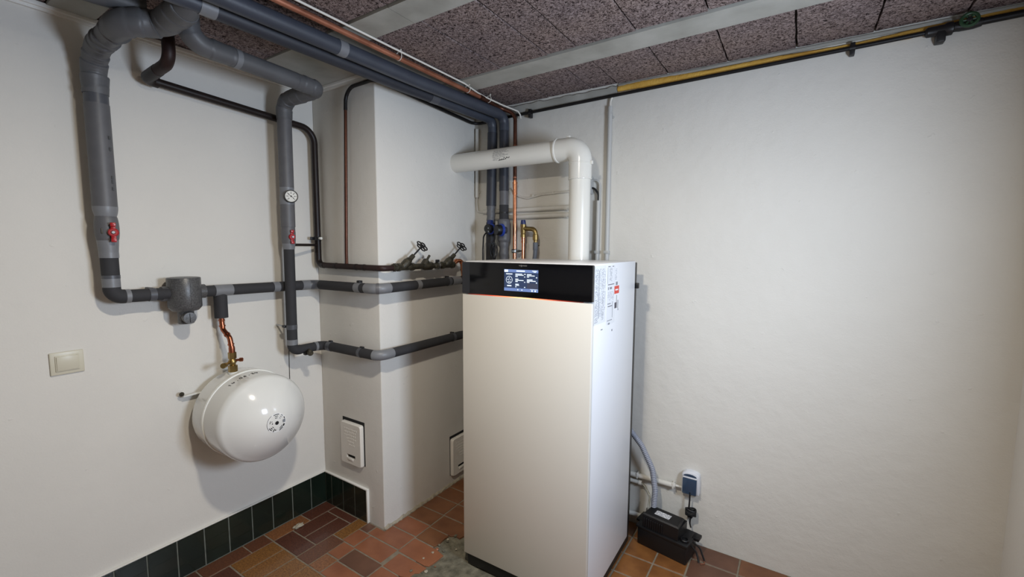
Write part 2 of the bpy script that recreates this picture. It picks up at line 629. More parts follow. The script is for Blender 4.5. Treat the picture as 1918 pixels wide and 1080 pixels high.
def ring_part(path, a, r, width, material, name, parent, seg=18):
    s = path.near(a)
    return seg_part(path, max(0.0, s - width / 2), min(path.L, s + width / 2), r, material, name, parent, seg=seg)


def text_mesh(string, size, name, material, parent, mtx, extrude=0.0004, align='CENTER'):
    cu = bpy.data.curves.new(name, 'FONT')
    cu.body = string
    cu.size = size
    cu.extrude = extrude
    cu.align_x = align
    cu.align_y = 'CENTER'
    t = bpy.data.objects.new('tmp_text', cu)
    col.objects.link(t)
    bpy.context.view_layer.update()
    me = bpy.data.meshes.new_from_object(t.evaluated_get(bpy.context.evaluated_depsgraph_get()))
    bpy.data.objects.remove(t)
    me.transform(mtx)
    me.transform(Matrix.Translation(-Vector(parent['_base'])))
    me.materials.clear()
    me.materials.append(M[material])
    o = bpy.data.objects.new(name, me)
    col.objects.link(o)
    o.parent = parent
    o['_base'] = tuple(parent['_base'])
    return o


def basis(x, y, z, loc):
    x, y, z = Vector(x), Vector(y), Vector(z)
    return Matrix(((x.x, y.x, z.x, loc[0]), (x.y, y.y, z.y, loc[1]), (x.z, y.z, z.z, loc[2]), (0, 0, 0, 1)))


def wrapped(path, a, b_, r, parent, pitch=.04, amp=.10, seg=32, seed=1, material='foam_old', name='wrapped_elbow'):
    """elbow bandaged with overlapping strips: slanted, uneven steps in the radius"""
    rnd = random.Random(seed)
    s0 = path.near(a) if not isinstance(a, float) else a
    s1 = path.near(b_) if not isinstance(b_, float) else b_
    if s0 > s1:
        s0, s1 = s1, s0
    L = s1 - s0
    cuts = [-.1]
    while cuts[-1] < L + .1:
        cuts.append(cuts[-1] + pitch * rnd.uniform(.55, 1.5))
    off = [rnd.uniform(-.3, .3) * amp for _ in cuts]
    sl = [rnd.uniform(-.010, .010) for _ in cuts]
    ph = [rnd.uniform(0, 6.28) for _ in cuts]
    step = .0028
    n_ = max(4, int(L / step))
    pp = [path.at(s0 + L * k / n_) for k in range(n_ + 1)]
    mb = MB().sweep(pp, 1.0, seg)
    for k in range(n_ + 1):
        sv = L * k / n_
        for q in range(seg):
            ang = 2 * math.pi * q / seg
            i_ = 0
            for c in range(len(cuts) - 1):
                if sv >= cuts[c] + sl[c] * math.cos(ang + ph[c]):
                    i_ = c
                else:
                    break
            u = (sv - cuts[i_] - sl[i_] * math.cos(ang + ph[i_])) / max(.01, cuts[i_ + 1] - cuts[i_])
            u = max(0.0, min(1.0, u))
            rr = r * (1 + off[i_] + amp * (.5 - u) * .9 + amp * .25 * math.sin(3 * ang + ph[i_]))
            if u < .08:
                rr *= .965 + .035 * u / .08
            d_ = mb.v[k * seg + q] - pp[k]
            mb.v[k * seg + q] = pp[k] + d_ * rr
    return mb.build(name, material, parent, angle=60)


# ------------------------------------------------------------------ setting
CX, CY = 0.492, -0.775          # chimney corner
XR, YF, ZC = 2.887, -4.4, 2.275
ST = 'structure'
MB().box((-0.15, YF - 0.1, -0.1), (XR + 0.1, 0.1, -0.012)).build('floor', 'screed', kind=ST, smooth=False)
floor = bpy.data.objects['floor']
MB().box((-0.12, YF - 0.1, -0.012), (0.0, 0.1, 2.4)).build('wall_left', 'wall', kind=ST, smooth=False)
MB().box((0.0, 0.0, -0.006), (XR + 0.12, 0.12, 2.4)).build('wall_back', 'wall_rough', kind=ST, smooth=False)
MB().box((0.0, CY, -0.006), (CX, 0.0, 2.29), bev=0.006, seg=3).build('wall_chimney', 'wall', kind=ST)
MB().box((-0.12, YF - 0.12, -0.006), (XR + 0.12, YF, 2.4)).build('wall_front', 'wall', kind=ST, smooth=False)
WY0, WY1, WZ0, WZ1 = -1.56, -0.88, 1.24, 1.76     # basement window in the right-hand wall
wr = MB()
wr.box((XR, YF, -0.006), (XR + 0.12, WY0, 2.4)).box((XR, WY1, -0.006), (XR + 0.12, 0, 2.4))
wr.box((XR, WY0, -0.006), (XR + 0.12, WY1, WZ0)).box((XR, WY0, WZ1), (XR + 0.12, WY1, 2.4))
wr.build('wall_right', 'wall', kind=ST, smooth=False)
wn = MB()
for (a, b_) in (((WY0, WZ0), (WY1, WZ0 + 0.04)), ((WY0, WZ1 - 0.04), (WY1, WZ1)), ((WY0, WZ0), (WY0 + 0.04, WZ1)),
                ((WY1 - 0.04, WZ0), (WY1, WZ1))):
    wn.box((XR + 0.04, a[0], a[1]), (XR + 0.08, b_[0], b_[1]), bev=0.003)
win = wn.build('window_1', 'white_paint', kind=ST)
MB().box((XR + 0.055, WY0 + 0.04, WZ0 + 0.04), (XR + 0.060, WY1 - 0.04, WZ1 - 0.04)).build('pane', 'glass', win, smooth=False)

# ceiling: slab, concrete ribs and wood-wool boards
ceil = MB().box((-0.12, YF - 0.1, 2.296), (XR + 0.12, 0.12, 2.40)).build('ceiling', 'soffit', kind=ST, smooth=False)


def skew_box(x0, x1, ya, yb, slope, z0, z1):
    f = lambda x: slope * (x - 1.0)
    return MB().prism([(x0, ya + f(x0)), (x1, ya + f(x1)), (x1, yb + f(x1)), (x0, yb + f(x0))], z0, z1)


skew_box(0.42, XR, -0.478, -0.340, -0.027, 2.267, 2.296).build('concrete_rib', 'concrete', ceil, smooth=False)
skew_box(0.42, 0.985, -1.128, -1.003, -0.012, 2.267, 2.296).build('concrete_rib', 'concrete', ceil, smooth=False)
skew_box(0.988, XR, -1.128, -1.003, -0.012, 2.266, 2.296).build('concrete_rib', 'concrete', ceil, smooth=False)
skew_box(0.0, XR, -1.775, -1.650, -0.012, 2.267, 2.296).build('concrete_rib', 'concrete', ceil, smooth=False)
skew_box(0.0, XR, -2.42, -2.295, -0.012, 2.267, 2.296).build('concrete_rib', 'concrete', ceil, smooth=False)
MB().box((0.0, -1.115, 2.270), (0.418, CY, 2.296)).build('concrete_infill', 'concrete', ceil, smooth=False)
MB().box((0.418, -1.0, 2.2715), (0.70, CY, 2.296)).build('concrete_infill', 'concrete', ceil, smooth=False)
MB().box((CX, CY, 2.2715), (0.70, -0.48, 2.296)).build('concrete_infill', 'concrete', ceil, smooth=False)
colx = [0.70, 1.008, 1.258, 1.395, 1.645, 1.901, 2.153, 2.402, 2.652, XR]
colx3 = [0.0, 0.232, 0.485, 0.735, 0.985, 1.235, 1.485, 1.735, 1.985, 2.235, 2.485, 2.735, XR]


def board(x0, x1, y0, y1):
    g = 0.0036
    j = lambda: random.uniform(-0.0015, 0.0015)
    z0 = 2.2755 + random.uniform(-0.002, 0.002)
    bm_ = MB()
    n = 7
    # slightly ragged outline, like cut wood-wool
    poly = []
    A = [(x0 + g, y0 + g), (x1 - g, y0 + g), (x1 - g, y1 - g), (x0 + g, y1 - g)]
    for i in range(4):
        a, b2 = Vector(A[i]), Vector(A[(i + 1) % 4])
        for k in range(n):
            p = a.lerp(b2, k / n)
            poly.append((p.x + j(), p.y + j()))
    bm_.prism(poly, z0, 2.296)
    return bm_.build('wood_wool_board', 'woodwool', ceil, smooth=False)


for i in range(len(colx) - 1):
    xm = (colx[i] + colx[i + 1]) / 2 - 1
    board(colx[i], colx[i + 1], -1.002 - 0.012 * xm, -0.479 - 0.027 * xm)
    board(colx[i], colx[i + 1], -0.339 - 0.027 * xm, -0.004)
for i in range(len(colx3) - 1):
    xm = (colx3[i] + colx3[i + 1]) / 2 - 1
    y1 = -1.116 if colx3[i] < 0.45 else -1.129 - 0.012 * xm
    board(colx3[i], colx3[i + 1], -1.649 - 0.012 * xm, y1)
    board(colx3[i], colx3[i + 1], -2.294 - 0.012 * xm, -1.776 - 0.012 * xm)

# cornice strips under the ceiling
MB().box((0, YF, 2.246), (0.012, CY, 2.258), bev=0.002).box((0, YF, 2.256), (0.022, CY, 2.271), bev=0.002).build('trim_1', 'white_paint', kind=ST)
MB().box((0.024, CY - 0.012, 2.246), (CX + 0.004, CY, 2.258), bev=0.002).box((0.024, CY - 0.022, 2.256), (CX - 0.03, CY, 2.270), bev=0.002).build('trim_2', 'white_paint', kind=ST)
# plaster band along the top of the back wall: a rough left end, then a recess with yellow wool
tr = MB()
n = 30
vs_, fs_ = [], []
for i in range(n + 1):
    x = 0.60 + (1.395 - 0.60) * i / n
    zt = 2.268 + random.uniform(-0.004, 0.006)
    yo = -0.012 + random.uniform(-0.003, 0.003)
    vs_ += [(x, yo + 0.004, 2.222), (x, yo, 2.232), (x, yo, zt - 0.006), (x, yo + 0.01, zt), (x, 0.0, zt), (x, 0.0, 2.222)]
for i in range(n):
    for k in range(6):
        k2 = (k + 1) % 6
        fs_.append((i * 6 + k, i * 6 + k2, (i + 1) * 6 + k2, (i + 1) * 6 + k))
fs_.append((0, 1, 2, 3, 4, 5)[::-1])
fs_.append(tuple(n * 6 + k for k in range(6)))
tr.add(vs_, fs_)
tr.build('trim_3', 'concrete', kind=ST)
MB().box((1.40, -0.010, 2.258), (XR, 0.0, 2.270), bev=0.002).build('trim_4', 'concrete', kind=ST)

# ------------------------------------------------------------------ floor tiles
tile_cache = {}
gb = MB().box((0.0, YF, -.0119), (.79, -.002, -.0022)).box((.79, YF, -.0119), (XR, -1.07, -.0022)).box((1.47, -1.07, -.0119), (XR, -.002, -.0022))
gb.build('grout_bed', 'grout', floor, smooth=False)


def tile(poly, material, h=0.0, name='tile'):
    x0 = min(p[0] for p in poly)
    y0 = min(p[1] for p in poly)
    key = (tuple((round(p[0] - x0, 3), round(p[1] - y0, 3)) for p in poly), material)
    if key not in tile_cache:
        mb = MB().prism([(p[0] - x0, p[1] - y0) for p in poly], -0.0118, 0.0, bev=0.0012)
        me = bpy.data.meshes.new(name)
        me.from_pydata(mb.v, [], mb.f)
        me.materials.append(M[material])
        tile_cache[key] = me
    o = bpy.data.objects.new(name, tile_cache[key])
    col.objects.link(o)
    o.parent = floor
    o.location = Vector((x0, y0, h + random.uniform(-0.0006, 0.0006))) - floor.location
    return o


def rt(x0, x1, y0, y1, material):
    return tile([(x0, y0), (x1, y0), (x1, y1), (x0, y1)], material)


for t_ in [(.012, .098, -.935, -.786, 'tile_dark'), (.012, .098, -1.133, -.941, 'tile_tan'), (.012, .098, -1.236, -1.140, 'tile_red'),
           (.012, .098, -1.437, -1.242, 'tile_red'), (.012, .098, -1.64, -1.443, 'tile_dark'),
           (.104, .297, -.834, -.790, 'tile_dark'), (.104, .196, -1.034, -.840, 'tile_dark'), (.202, .296, -1.034, -.840, 'tile_dark'),
           (.303, .372, -.940, -.788, 'tile_gold'), (.303, .392, -1.138, -.947, 'tile_red'), (.104, .296, -1.134, -1.041, 'tile_dark'),
           (.104, .196, -1.336, -1.142, 'tile_gold'), (.202, .296, -1.336, -1.142, 'tile_gold'), (.303, .392, -1.336, -1.145, 'tile_gold'),
           (.104, .296, -1.437, -1.343, 'tile_dark'), (.302, .392, -1.54, -1.343, 'tile_red'), (.398, .478, -1.138, -1.047, 'tile_tan'),
           (.398, .59, -1.238, -1.145, 'tile_gold'), (.104, .196, -1.64, -1.443, 'tile_tan'), (.202, .296, -1.64, -1.443, 'tile_red'),
           (.398, .49, -1.437, -1.245, 'tile_red'), (.496, .59, -1.437, -1.245, 'tile_dark'),
           (.378, .432, -.838, -.782, 'tile_grey'), (.378, .462, -.942, -.846, 'tile_orange'), (.470, .661, -.947, -.846, 'tile_orange'),
           (.398, .478, -1.040, -.950, 'tile_orange'), (.486, .678, -1.045, -.955, 'tile_grey'), (.486, .678, -1.138, -1.053, 'tile_orange'),
           (.500, .661, -.722, -.624, 'tile_orange'), (.500, .659, -.616, -.516, 'tile_brown'), (.500, .655, -.508, -.394, 'tile_brown'),
           (.663, .86, -.508, -.394, 'tile_brown'), (.500, .655, -.386, -.28, 'tile_brown'), (.663, .86, -.386, -.28, 'tile_brown'),
           (.500, .655, -.272, -.165, 'tile_brown'), (.663, .86, -.272, -.165, 'tile_brown'), (.500, .655, -.157, -.05, 'tile_brown'),
           (.663, .86, -.157, -.05, 'tile_brown'), (.686, .86, -1.055, -.963, 'tile_orange'), (.596, .79, -1.238, -1.145, 'tile_red'), (.796, .89, -1.238, -1.064, 'tile_orange'), (.686, .79, -1.138, -1.063, 'tile_orange'),
           (.596, .79, -1.338, -1.245, 'tile_gold'), (.596, .79, -1.437, -1.345, 'tile_dark'), (.796, .89, -1.437, -1.245, 'tile_tan'), (.398, .59, -1.54, -1.443, 'tile_red'), (.596, .79, -1.54, -1.443, 'tile_tan'),
           (.302, .49, -1.64, -1.546, 'tile_dark'), (.496, .69, -1.64, -1.546, 'tile_red'), (.696, .89, -1.64, -1.546, 'tile_gold'), (.796, .89, -1.54, -1.443, 'tile_dark')]:
    rt(*t_)
tile([(.440, -.838), (.661, -.838), (.661, -.730), (.500, -.730), (.500, -.783), (.440, -.783)], 'tile_orange')
tile([(.669, -.846), (.84, -.850), (.862, -.842), (.868, -.80), (.872, -.752), (.82, -.740), (.669, -.736)], 'tile_orange')
tile([(.669, -.729), (.792, -.731), (.800, -.70), (.796, -.66), (.800, -.632), (.669, -.630)], 'tile_brown')
tile([(.667, -.624), (.81, -.624), (.822, -.608), (.855, -.612), (.868, -.57), (.862, -.516), (.667, -.516)], 'tile_brown')
tile([(.686, -.955), (.80, -.957), (.838, -.94), (.842, -.91), (.858, -.90), (.862, -.856), (.686, -.856)], 'tile_orange')
# right of the boiler
xs_ = [1.47, 1.580, 1.719, 1.858, 2.056, 2.25, 2.45, 2.65, 2.88]
ys_ = [-.002, -.125, -.262, -.40, -.54, -.68, -.82, -.96]
for i in range(len(xs_) - 1):
    for j in range(len(ys_) - 1):
        rt(xs_[i] + .004, xs_[i + 1] - .004, ys_[j + 1] + .004, ys_[j] - .004,
           'tile_amber' if i < 3 else random.choice(['tile_brown', 'tile_grey', 'tile_brown']))
# the rest of the room, towards the camera
for i in range(10):
    for j in range(15):
        rt(.90 + i * .199, .90 + i * .199 + .191, -1.082 - j * .108, -1.082 - j * .108 + .1, random.choice(['tile_orange', 'tile_orange', 'tile_brown', 'tile_grey']))
for i in range(9):
    for j in range(6):
        y = -1.646 - j * .2
        rt(.012 + i * .098, .012 + i * .098 + .09, y - .192, y, random.choice(['tile_dark', 'tile_red', 'tile_gold', 'tile_tan']))
# bare screed patch beside the boiler
sc = MB()
nx, ny = 24, 40
vs_, fs_ = [], []
for i in range(nx + 1):
    for j in range(ny + 1):
        x = 0.79 + (1.468 - 0.79) * i / nx
        y = -1.07 + 1.06 * j / ny
        z = -0.0065 + 0.003 * math.sin(17 * x + 11 * y) * math.sin(23 * y - 7 * x) + random.uniform(-.0018, .0018)
        vs_.append((x, y, min(z, -0.0025)))
for i in range(nx):
    for j in range(ny):
        a = i * (ny + 1) + j
        fs_.append((a, a + ny + 1, a + ny + 2, a + 1))
sc.add(vs_, fs_)
scr = sc.build('screed_patch', 'screed', floor)
for k in range(14):       # tile crumbs on the screed
    x, y = random.uniform(.80, .90), random.uniform(-1.0, -.6)
    r = random.uniform(.004, .010)
    bm_ = bmesh.new()
    bmesh.ops.create_icosphere(bm_, subdivisions=1, radius=r)
    for v in bm_.verts:
        v.co = Vector((v.co.x * random.uniform(.7, 1.4) + x, v.co.y * random.uniform(.7, 1.4) + y, max(v.co.z * .6, -.002) + .0005))
    MB().bm(bm_).build('crumb', random.choice(['tile_orange', 'screed', 'debris']), scr, base=floor['_base'], smooth=False)
    c_ = col.objects[-1]

# broken plaster along the foot of the chimney
fv, ff = [], []
nf = 90
for i in range(nf + 1):
    y = CY - .002 + (0.755) * i / nf
    h = .006 + .010 * abs(math.sin(i * .55) * math.sin(i * .23 + 1)) + random.uniform(0, .003)
    t = .004 + random.uniform(0, .006)
    fv += [(CX - .002, y, h + .006), (CX + t * .4, y, h), (CX + t, y, h * .45), (CX + t * random.uniform(.6, 1.3), y, -.002), (CX - .002, y, -.002)]
for i in range(nf):
    for k in range(4):
        ff.append((i * 5 + k, i * 5 + k + 1, (i + 1) * 5 + k + 1, (i + 1) * 5 + k))
MB().add(fv, ff).build('trim_5', 'debris', kind=ST)

# ------------------------------------------------------------------ green skirting tiles
bl = MB().box((0.0, YF, 0.0), (0.0098, CY, 0.180)).build('baseboard_left', 'grout_grey', kind=ST, smooth=False)
js = [CY - 0.004, -.873, -.980, -1.086, -1.188, -1.294, -1.397, -1.502, -1.608]
while js[-1] > YF + .2:
    js.append(js[-1] - 0.1055)
for a, b_ in zip(js, js[1:]):
    MB().box((0.0045, b_ + .0021, 0.003), (0.0112 + random.uniform(-.0005, .0005), a - .0021, 0.179), bev=0.0012, seg=1).build('skirting_tile', 'green_tile', bl)
MB().box((0.0, YF, 0.1795), (0.013, CY, 0.184), bev=0.001).build('paint_edge', 'white_paint', bl)
bc = MB().box((0.013, CY - 0.0098, 0.0), (0.372, CY, 0.180)).build('baseboard_chimney', 'grout_grey', kind=ST, smooth=False)
js = [0.014, .070, .171, .270, .368]
for a, b_ in zip(js, js[1:]):
    MB().box((a + .0021, CY - 0.0112, 0.003), (b_ - .0021, CY - 0.0045, 0.178), bev=0.0012, seg=1).build('skirting_tile', 'green_tile', bc)
MB().box((0.013, CY - 0.014, 0.1785), (0.377, CY, 0.185), bev=0.001).box((0.368, CY - 0.014, 0.0), (0.377, CY, 0.181), bev=0.001).build('paint_edge', 'white_paint', bc)

# ------------------------------------------------------------------ boiler (local axes: x along the front, y to the back)
BOI = thing('gas_boiler', (0.9872, -0.7392, 0), 'tall white floor-standing boiler with black glass control panel and lit screen', 'boiler', rotz=0.0102, local=True)
bw, bdp, bh = 0.600, 0.5145, 1.396
MB().box((0, 0.021, .057), (bw, bdp, bh), bev=.004).build('casing', 'boiler_white', BOI)
MB().box((0.0, 0, .057), (bw, .020, 1.2528), bev=.003).build('front_door', 'boiler_door', BOI)
cp = MB().box((0.0, -.002, 1.2565), (bw, .0205, 1.3925), bev=.0025).build('control_panel', 'black_glass', BOI)
MB().box((0.001, -.0026, 1.258), (.042, -.0018, 1.391)).build('panel_strip', 'panel_strip', cp, smooth=False)
MB().box((.03, .003, 1.2520), (.56, .019, 1.2562)).build('light_bar', 'glow', BOI, smooth=False)
MB().box((.012, .012, 0.0), (bw - .012, bdp + .06, .0565), bev=.003).build('plinth', 'black_plastic', BOI)
MB().box((.02, bdp + .0005, .057), (bw - .022, .615, 1.386), bev=.003).box((.004, bdp + .0006, .057), (bw - .003, bdp + .030, 1.368), bev=.002).build('rear_panel', 'black_plastic', BOI)
clip = MB().box((bw - .008, .528, 1.268), (bw + .012, .545, 1.294), bev=.003).build('clip', 'black_plastic', BOI)
# screen
scn_ = MB().box((.2195, -.0030, 1.2805), (.3775, -.0018, 1.3675)).build('screen', 'scr_bg', cp, smooth=False)


def sbox(x0, x1, z0, z1, m_, nm, d=-.0034):
    # screen coordinates 0..1 from the top left
    X = lambda u: .2195 + u * .158
    Z = lambda v: 1.3675 - v * .087
    return MB().box((X(x0), d, Z(z1)), (X(x1), -.0028, Z(z0)))


hd = sbox(0, 1, 0, .13, 'scr_bar', 'h')
hd.v += []
hd.build('screen_bar', 'scr_bar', cp, smooth=False)
sbox(0, 1, .86, 1, 0, 0).build('screen_bar', 'scr_bar', cp, smooth=False)
sbox(.68, .99, .60, .85, 0, 0, -.0032).build('screen_tile', 'scr_dim', cp, smooth=False)
tx = MB()
for (a, b_, c, d) in [(.01, .12, .015, .125), (.37, .62, .035, .095), (.83, .96, .03, .065), (.87, .94, .08, .11),
                      (.06, .25, .19, .235), (.09, .22, .73, .785),
                      (.34, .54, .185, .215), (.34, .58, .235, .27), (.34, .41, .295, .335), (.60, .64, .185, .225), (.60, .63, .31, .345),
                      (.68, .81, .19, .225), (.68, .90, .245, .28), (.68, .74, .305, .34), (.94, .97, .315, .36),
                      (.34, .43, .42, .455), (.34, .58, .475, .51), (.34, .41, .53, .57), (.60, .63, .55, .585),
                      (.68, .84, .425, .46), (.68, .93, .48, .52), (.68, .75, .54, .58), (.94, .97, .55, .595),
                      (.34, .44, .655, .69), (.34, .45, .705, .74), (.34, .37, .775, .815), (.60, .63, .78, .82),
                      (.40, .43, .90, .95), (.52, .55, .905, .955), (.77, .98, .868, .885)]:
    q = sbox(a, b_, c, d, 0, 0, -.0036)
    tx.add(q.v, q.f)
X = lambda u: .2195 + u * .158
Z = lambda v: 1.3675 - v * .087
rg = [(X(.155) + .0145 * math.cos(a * math.pi / 16), -.0033, Z(.485) + .0145 * math.sin(a * math.pi / 16)) for a in range(32)]
tx.sweep(rg, .0009, 6, closed=True)
for (u, v, r_) in ((.155, .40, .0022), (.11, .47, .0020), (.20, .48, .0020), (.135, .58, .0022), (.18, .58, .0022), (.145, .49, .0018), (.83, .945, .0035), (.92, .945, .0035)):
    tx.lathe((X(u), -.0028, Z(v)), (0, -1, 0), [(0, r_), (.0008, r_)], 12)
tx.build('screen_text', 'scr_txt', cp, smooth=False)
text_mesh('VIE', .0066, 'logo_lettering', 'logo', cp, basis((1, 0, 0), (0, 0, 1), (0, -1, 0), (.2975, -.0022, 1.3830)), extrude=.0002, align='RIGHT')
text_mesh('MANN', .0066, 'logo_lettering', 'logo', cp, basis((1, 0, 0), (0, 0, 1), (0, -1, 0), (.3062, -.0022, 1.3830)), extrude=.0002, align='LEFT')
lg = MB()
for dx in (-.0026, .0004):
    lg.box((.3015 + dx, -.0026, 1.3790), (.3027 + dx, -.0021, 1.3868))
lg.box((.2985, -.0026, 1.3826), (.3060, -.0021, 1.3836))
lg.build('logo_emblem', 'logo', cp, smooth=False)
# printed labels on the right side
xs = bw + .0003


def lab(y0, y1, z0, z1, m_, nm='side_label', d=.0003):
    return MB().box((bw - .001, y0, z0), (bw + d, y1, z1)).build(nm, m_, BOI, smooth=False)


lab(.022, .138, 1.168, 1.389, 'boiler_white', 'label_film', .0002)
lab(.150, .245, 1.150, 1.386, 'boiler_white', 'label_film', .0002)
lab(.026, .058, 1.175, 1.378, 'print_col', d=.0005)
lab(.063, .068, 1.19, 1.372, 'label_grey', d=.0005)
lab(.071, .090, 1.195, 1.380, 'print_pale', d=.0005)
lab(.094, .118, 1.180, 1.376, 'print_col', d=.0005)
lab(.122, .134, 1.21, 1.370, 'print_pale', d=.0005)
lab(.155, .158, 1.315, 1.378, 'label_grey', d=.0005)
lab(.176, .205, 1.322, 1.376, 'print_col', d=.0005)
lab(.160, .232, 1.309, 1.312, 'label_dark', d=.0005)
lab(.164, .170, 1.290, 1.301, 'label_dark', d=.0005)
lab(.180, .206, 1.291, 1.300, 'label_grey', d=.0005)
lab(.160, .230, 1.245, 1.283, 'print_pale', d=.0005)
lab(.160, .196, 1.232, 1.236, 'label_grey', d=.0005)
lab(.164, .212, 1.222, 1.225, 'label_dark', d=.0005)
lab(.214, .218, 1.175, 1.24, 'label_grey', d=.0005)
lab(.160, .215, 1.165, 1.168, 'label_grey', d=.0005)
lab(.170, .190, 1.150, 1.157, 'label_grey', d=.0005)
lab(.215, .222, 1.118, 1.126, 'label_dark', d=.0005)
lab(.094, .112, 1.140, 1.143, 'label_dark', d=.0005)
lab(.160, .185, 1.381, 1.3835, 'label_dark', d=.0005)
lab(.208, .225, 1.381, 1.3835, 'label_dark', d=.0005)
lab(.240, .262, 1.325, 1.372, 'print_pale', d=.0005)
lab(.252, .274, 1.303, 1.317, 'label_grey', d=.0005)
lr = lab(.236, .292, 1.268, 1.300, 'label_red', 'red_label', .0006)
MB().box((bw - .001, .246, 1.281), (bw + .0009, .280, 1.287)).build('label_mark', 'label_white', lr, smooth=False)
lab(.236, .290, 1.205, 1.267, 'label_white', 'picture_label', .0005)
lab(.240, .268, 1.208, 1.232, 'label_dark', d=.0007)
lab(.262, .267, 1.232, 1.262, 'label_dark', d=.0007)
lab(.278, .284, 1.205, 1.24, 'label_dark', d=.0007)
lab(.282, .290, 1.196, 1.203, 'label_grey', d=.0005)

# ------------------------------------------------------------------ flue
FY, FZ, FR = -0.188, 1.940, 0.0525
FX = 1.283
FL = thing('flue_pipe', (FX, FY, 1.39), 'glossy white flue pipe rising from the boiler and bending into the chimney', 'flue pipe')
MB().cyl((0.480, FY, FZ), (FX - .105, FY, FZ), FR, seg=40).build('horizontal_pipe', 'flue', FL)
MB().cyl((FX, FY, 1.378), (FX, FY, 1.80), FR, seg=40).build('vertical_pipe', 'flue', FL)
pth = Path([(FX - .125, FY, FZ), (FX, FY, FZ), (FX, FY, 1.795)], .066, 16)
ss, pp = pth.sub(0.0, pth.L)
el = MB().sweep(pp, FR + .0045, 40)
elo = el.build('elbow', 'flue', FL)
MB().lathe((FX - .128, FY, FZ), (1, 0, 0), [(0, FR + .001), (.001, FR + .008), (.008, FR + .008), (.010, FR + .0045)], 40).build('collar', 'flue', FL)
MB().lathe((FX, FY, 1.787), (0, 0, 1), [(0, FR + .0005), (.0006, FR + .0052), (.004, FR + .0058), (.008, FR + .0047)], 40).build('collar', 'flue', FL)
MB().lathe((FX, FY, 1.862), (0, 0, 1), [(0, FR + .0045), (.001, FR + .0062), (.005, FR + .0062), (.006, FR + .0045)], 40).build('collar', 'flue', FL)
MB().box((FX + .050, FY - .012, 1.856), (FX + .068, FY + .004, 1.874), bev=.003).build('latch', 'flue', FL)
MB().box((FX - .075, FY - .010, FZ + .054), (FX - .055, FY + .006, FZ + .066), bev=.003).build('latch', 'flue', FL)
# print on the pipe: rows of small marks following the round surface
pm = MB()


def on_flue(x, ang):     # ang measured from -y towards +z
    return Vector((x, FY - (FR + .0003) * math.cos(ang), FZ + (FR + .0003) * math.sin(ang)))


def mark(mb, x0, x1, a0, a1):
    n_ = max(2, int((a1 - a0) / .05))
    vs_, fs_ = [], []
    for k in range(n_ + 1):
        a = a0 + (a1 - a0) * k / n_
        vs_ += [on_flue(x0, a), on_flue(x1, a)]
    for k in range(n_):
        fs_.append((2 * k, 2 * k + 1, 2 * k + 3, 2 * k + 2))
    mb.add(vs_, fs_)


rows = [(.62, 0.085), (.50, .080), (.38, .100), (.27, .060), (.15, .080), (.04, .100), (-.10, .080), (-.24, .048), (-.38, .030)]
for (a, ln) in rows:
    x = .792 + random.uniform(-.003, .003)
    while x < .792 + ln:
        wl = random.uniform(.008, .024)
        mark(pm, x, min(x + wl, .792 + ln), a, a + .035)
        x += wl + .003
pm.build('print', 'grey_ink', FL, smooth=False)
pm = MB()
for k in range(14):
    x = .828 + k * .0052 + random.uniform(-.001, .001)
    a = -.46 + .012 * k + random.uniform(-.05, .05)
    mark(pm, x, x + .0045, a, a + random.uniform(.06, .13))
mark(pm, .862, .872, -.26, -.20)
pm.build('bold_print', 'ink', FL, smooth=False)

# ------------------------------------------------------------------ insulated heating pipes on the left
P1 = Path([(0.62, -1.565, 2.195), (0.395, -1.572, 2.185), (0.375, -1.668, 2.160), (0.075, -1.668, 2.135), (0.078, -1.668, 1.265), (0.060, CY - .060, 1.254),
           (0.552, CY - .060, 1.256), (0.552, -0.170, 1.262), (0.992, -0.170, 1.262)], [.05, .06, .10, .032, .045, .045, .06], 10)
T1 = thing('insulated_pipe', (0.078, -1.668, 1.24), 'thick grey insulated pipe with red valve, leftmost riser on the white wall', 'pipe')
z = lambda v: (0.077, -1.668, v)
seg_part(P1, 0.0, .060, .03, 'foam_old', 'pipe_reducer', T1, step=.006, rfun=lambda s_, L: .018 + .022 * min(1, s_ / L) ** .7, seg=24)
wrapped(P1, .055, (0.30, -1.668, 2.153), .0415, T1, pitch=.055, amp=.10, seed=3)
wrapped(P1, (0.305, -1.668, 2.153), z(1.99), .0375, T1, pitch=.042, amp=.11, seed=8)
seg_part(P1, z(1.992), z(1.955), .0345, 'tape_dark', 'tape', T1)
seg_part(P1, z(1.957), z(1.592), .0355, 'foam_grey', 'foam_sleeve', T1, seg=24)
seg_part(P1, z(1.596), z(1.560), .035, 'tape', 'tape', T1, step=.006, rfun=lambda s, L: .0362 - .006 * (s / L) ** 2)
seg_part(P1, z(1.562), z(1.472), .034, 'foam_grey', 'valve_cover', T1, step=.006, rfun=lambda s, L: .030 + .0052 * math.sin(math.pi * min(1, max(0, s / L))) ** .6, seg=24)
seg_part(P1, z(1.474), z(1.428), .0315, 'tape', 'tape', T1, step=.006, rfun=lambda s, L: .0315 - .0035 * s / L)
seg_part(P1, z(1.430), z(1.410), .0285, 'tape', 'tape', T1)
seg_part(P1, z(1.411), z(1.344), .0265, 'foam_dark', 'foam_sleeve', T1)
seg_part(P1, z(1.346), z(1.334), .0275, 'tape_dark', 'pipe_clamp', T1)
seg_part(P1, z(1.335), z(1.302), .0268, 'tape', 'tape', T1)
hz = lambda y: (0.065, y, 1.262)
seg_part(P1, z(1.303), hz(-1.632), .0265, 'foam_dark', 'foam_elbow', T1, seg=20)
seg_part(P1, hz(-1.633), hz(-1.617), .0262, 'tape', 'tape', T1)
seg_part(P1, hz(-1.618), hz(-1.495), .0245, 'foam_dark', 'foam_sleeve', T1)
ring_part(P1, hz(-1.548), .0262, .022, 'tape_dark', 'pipe_clamp', T1)
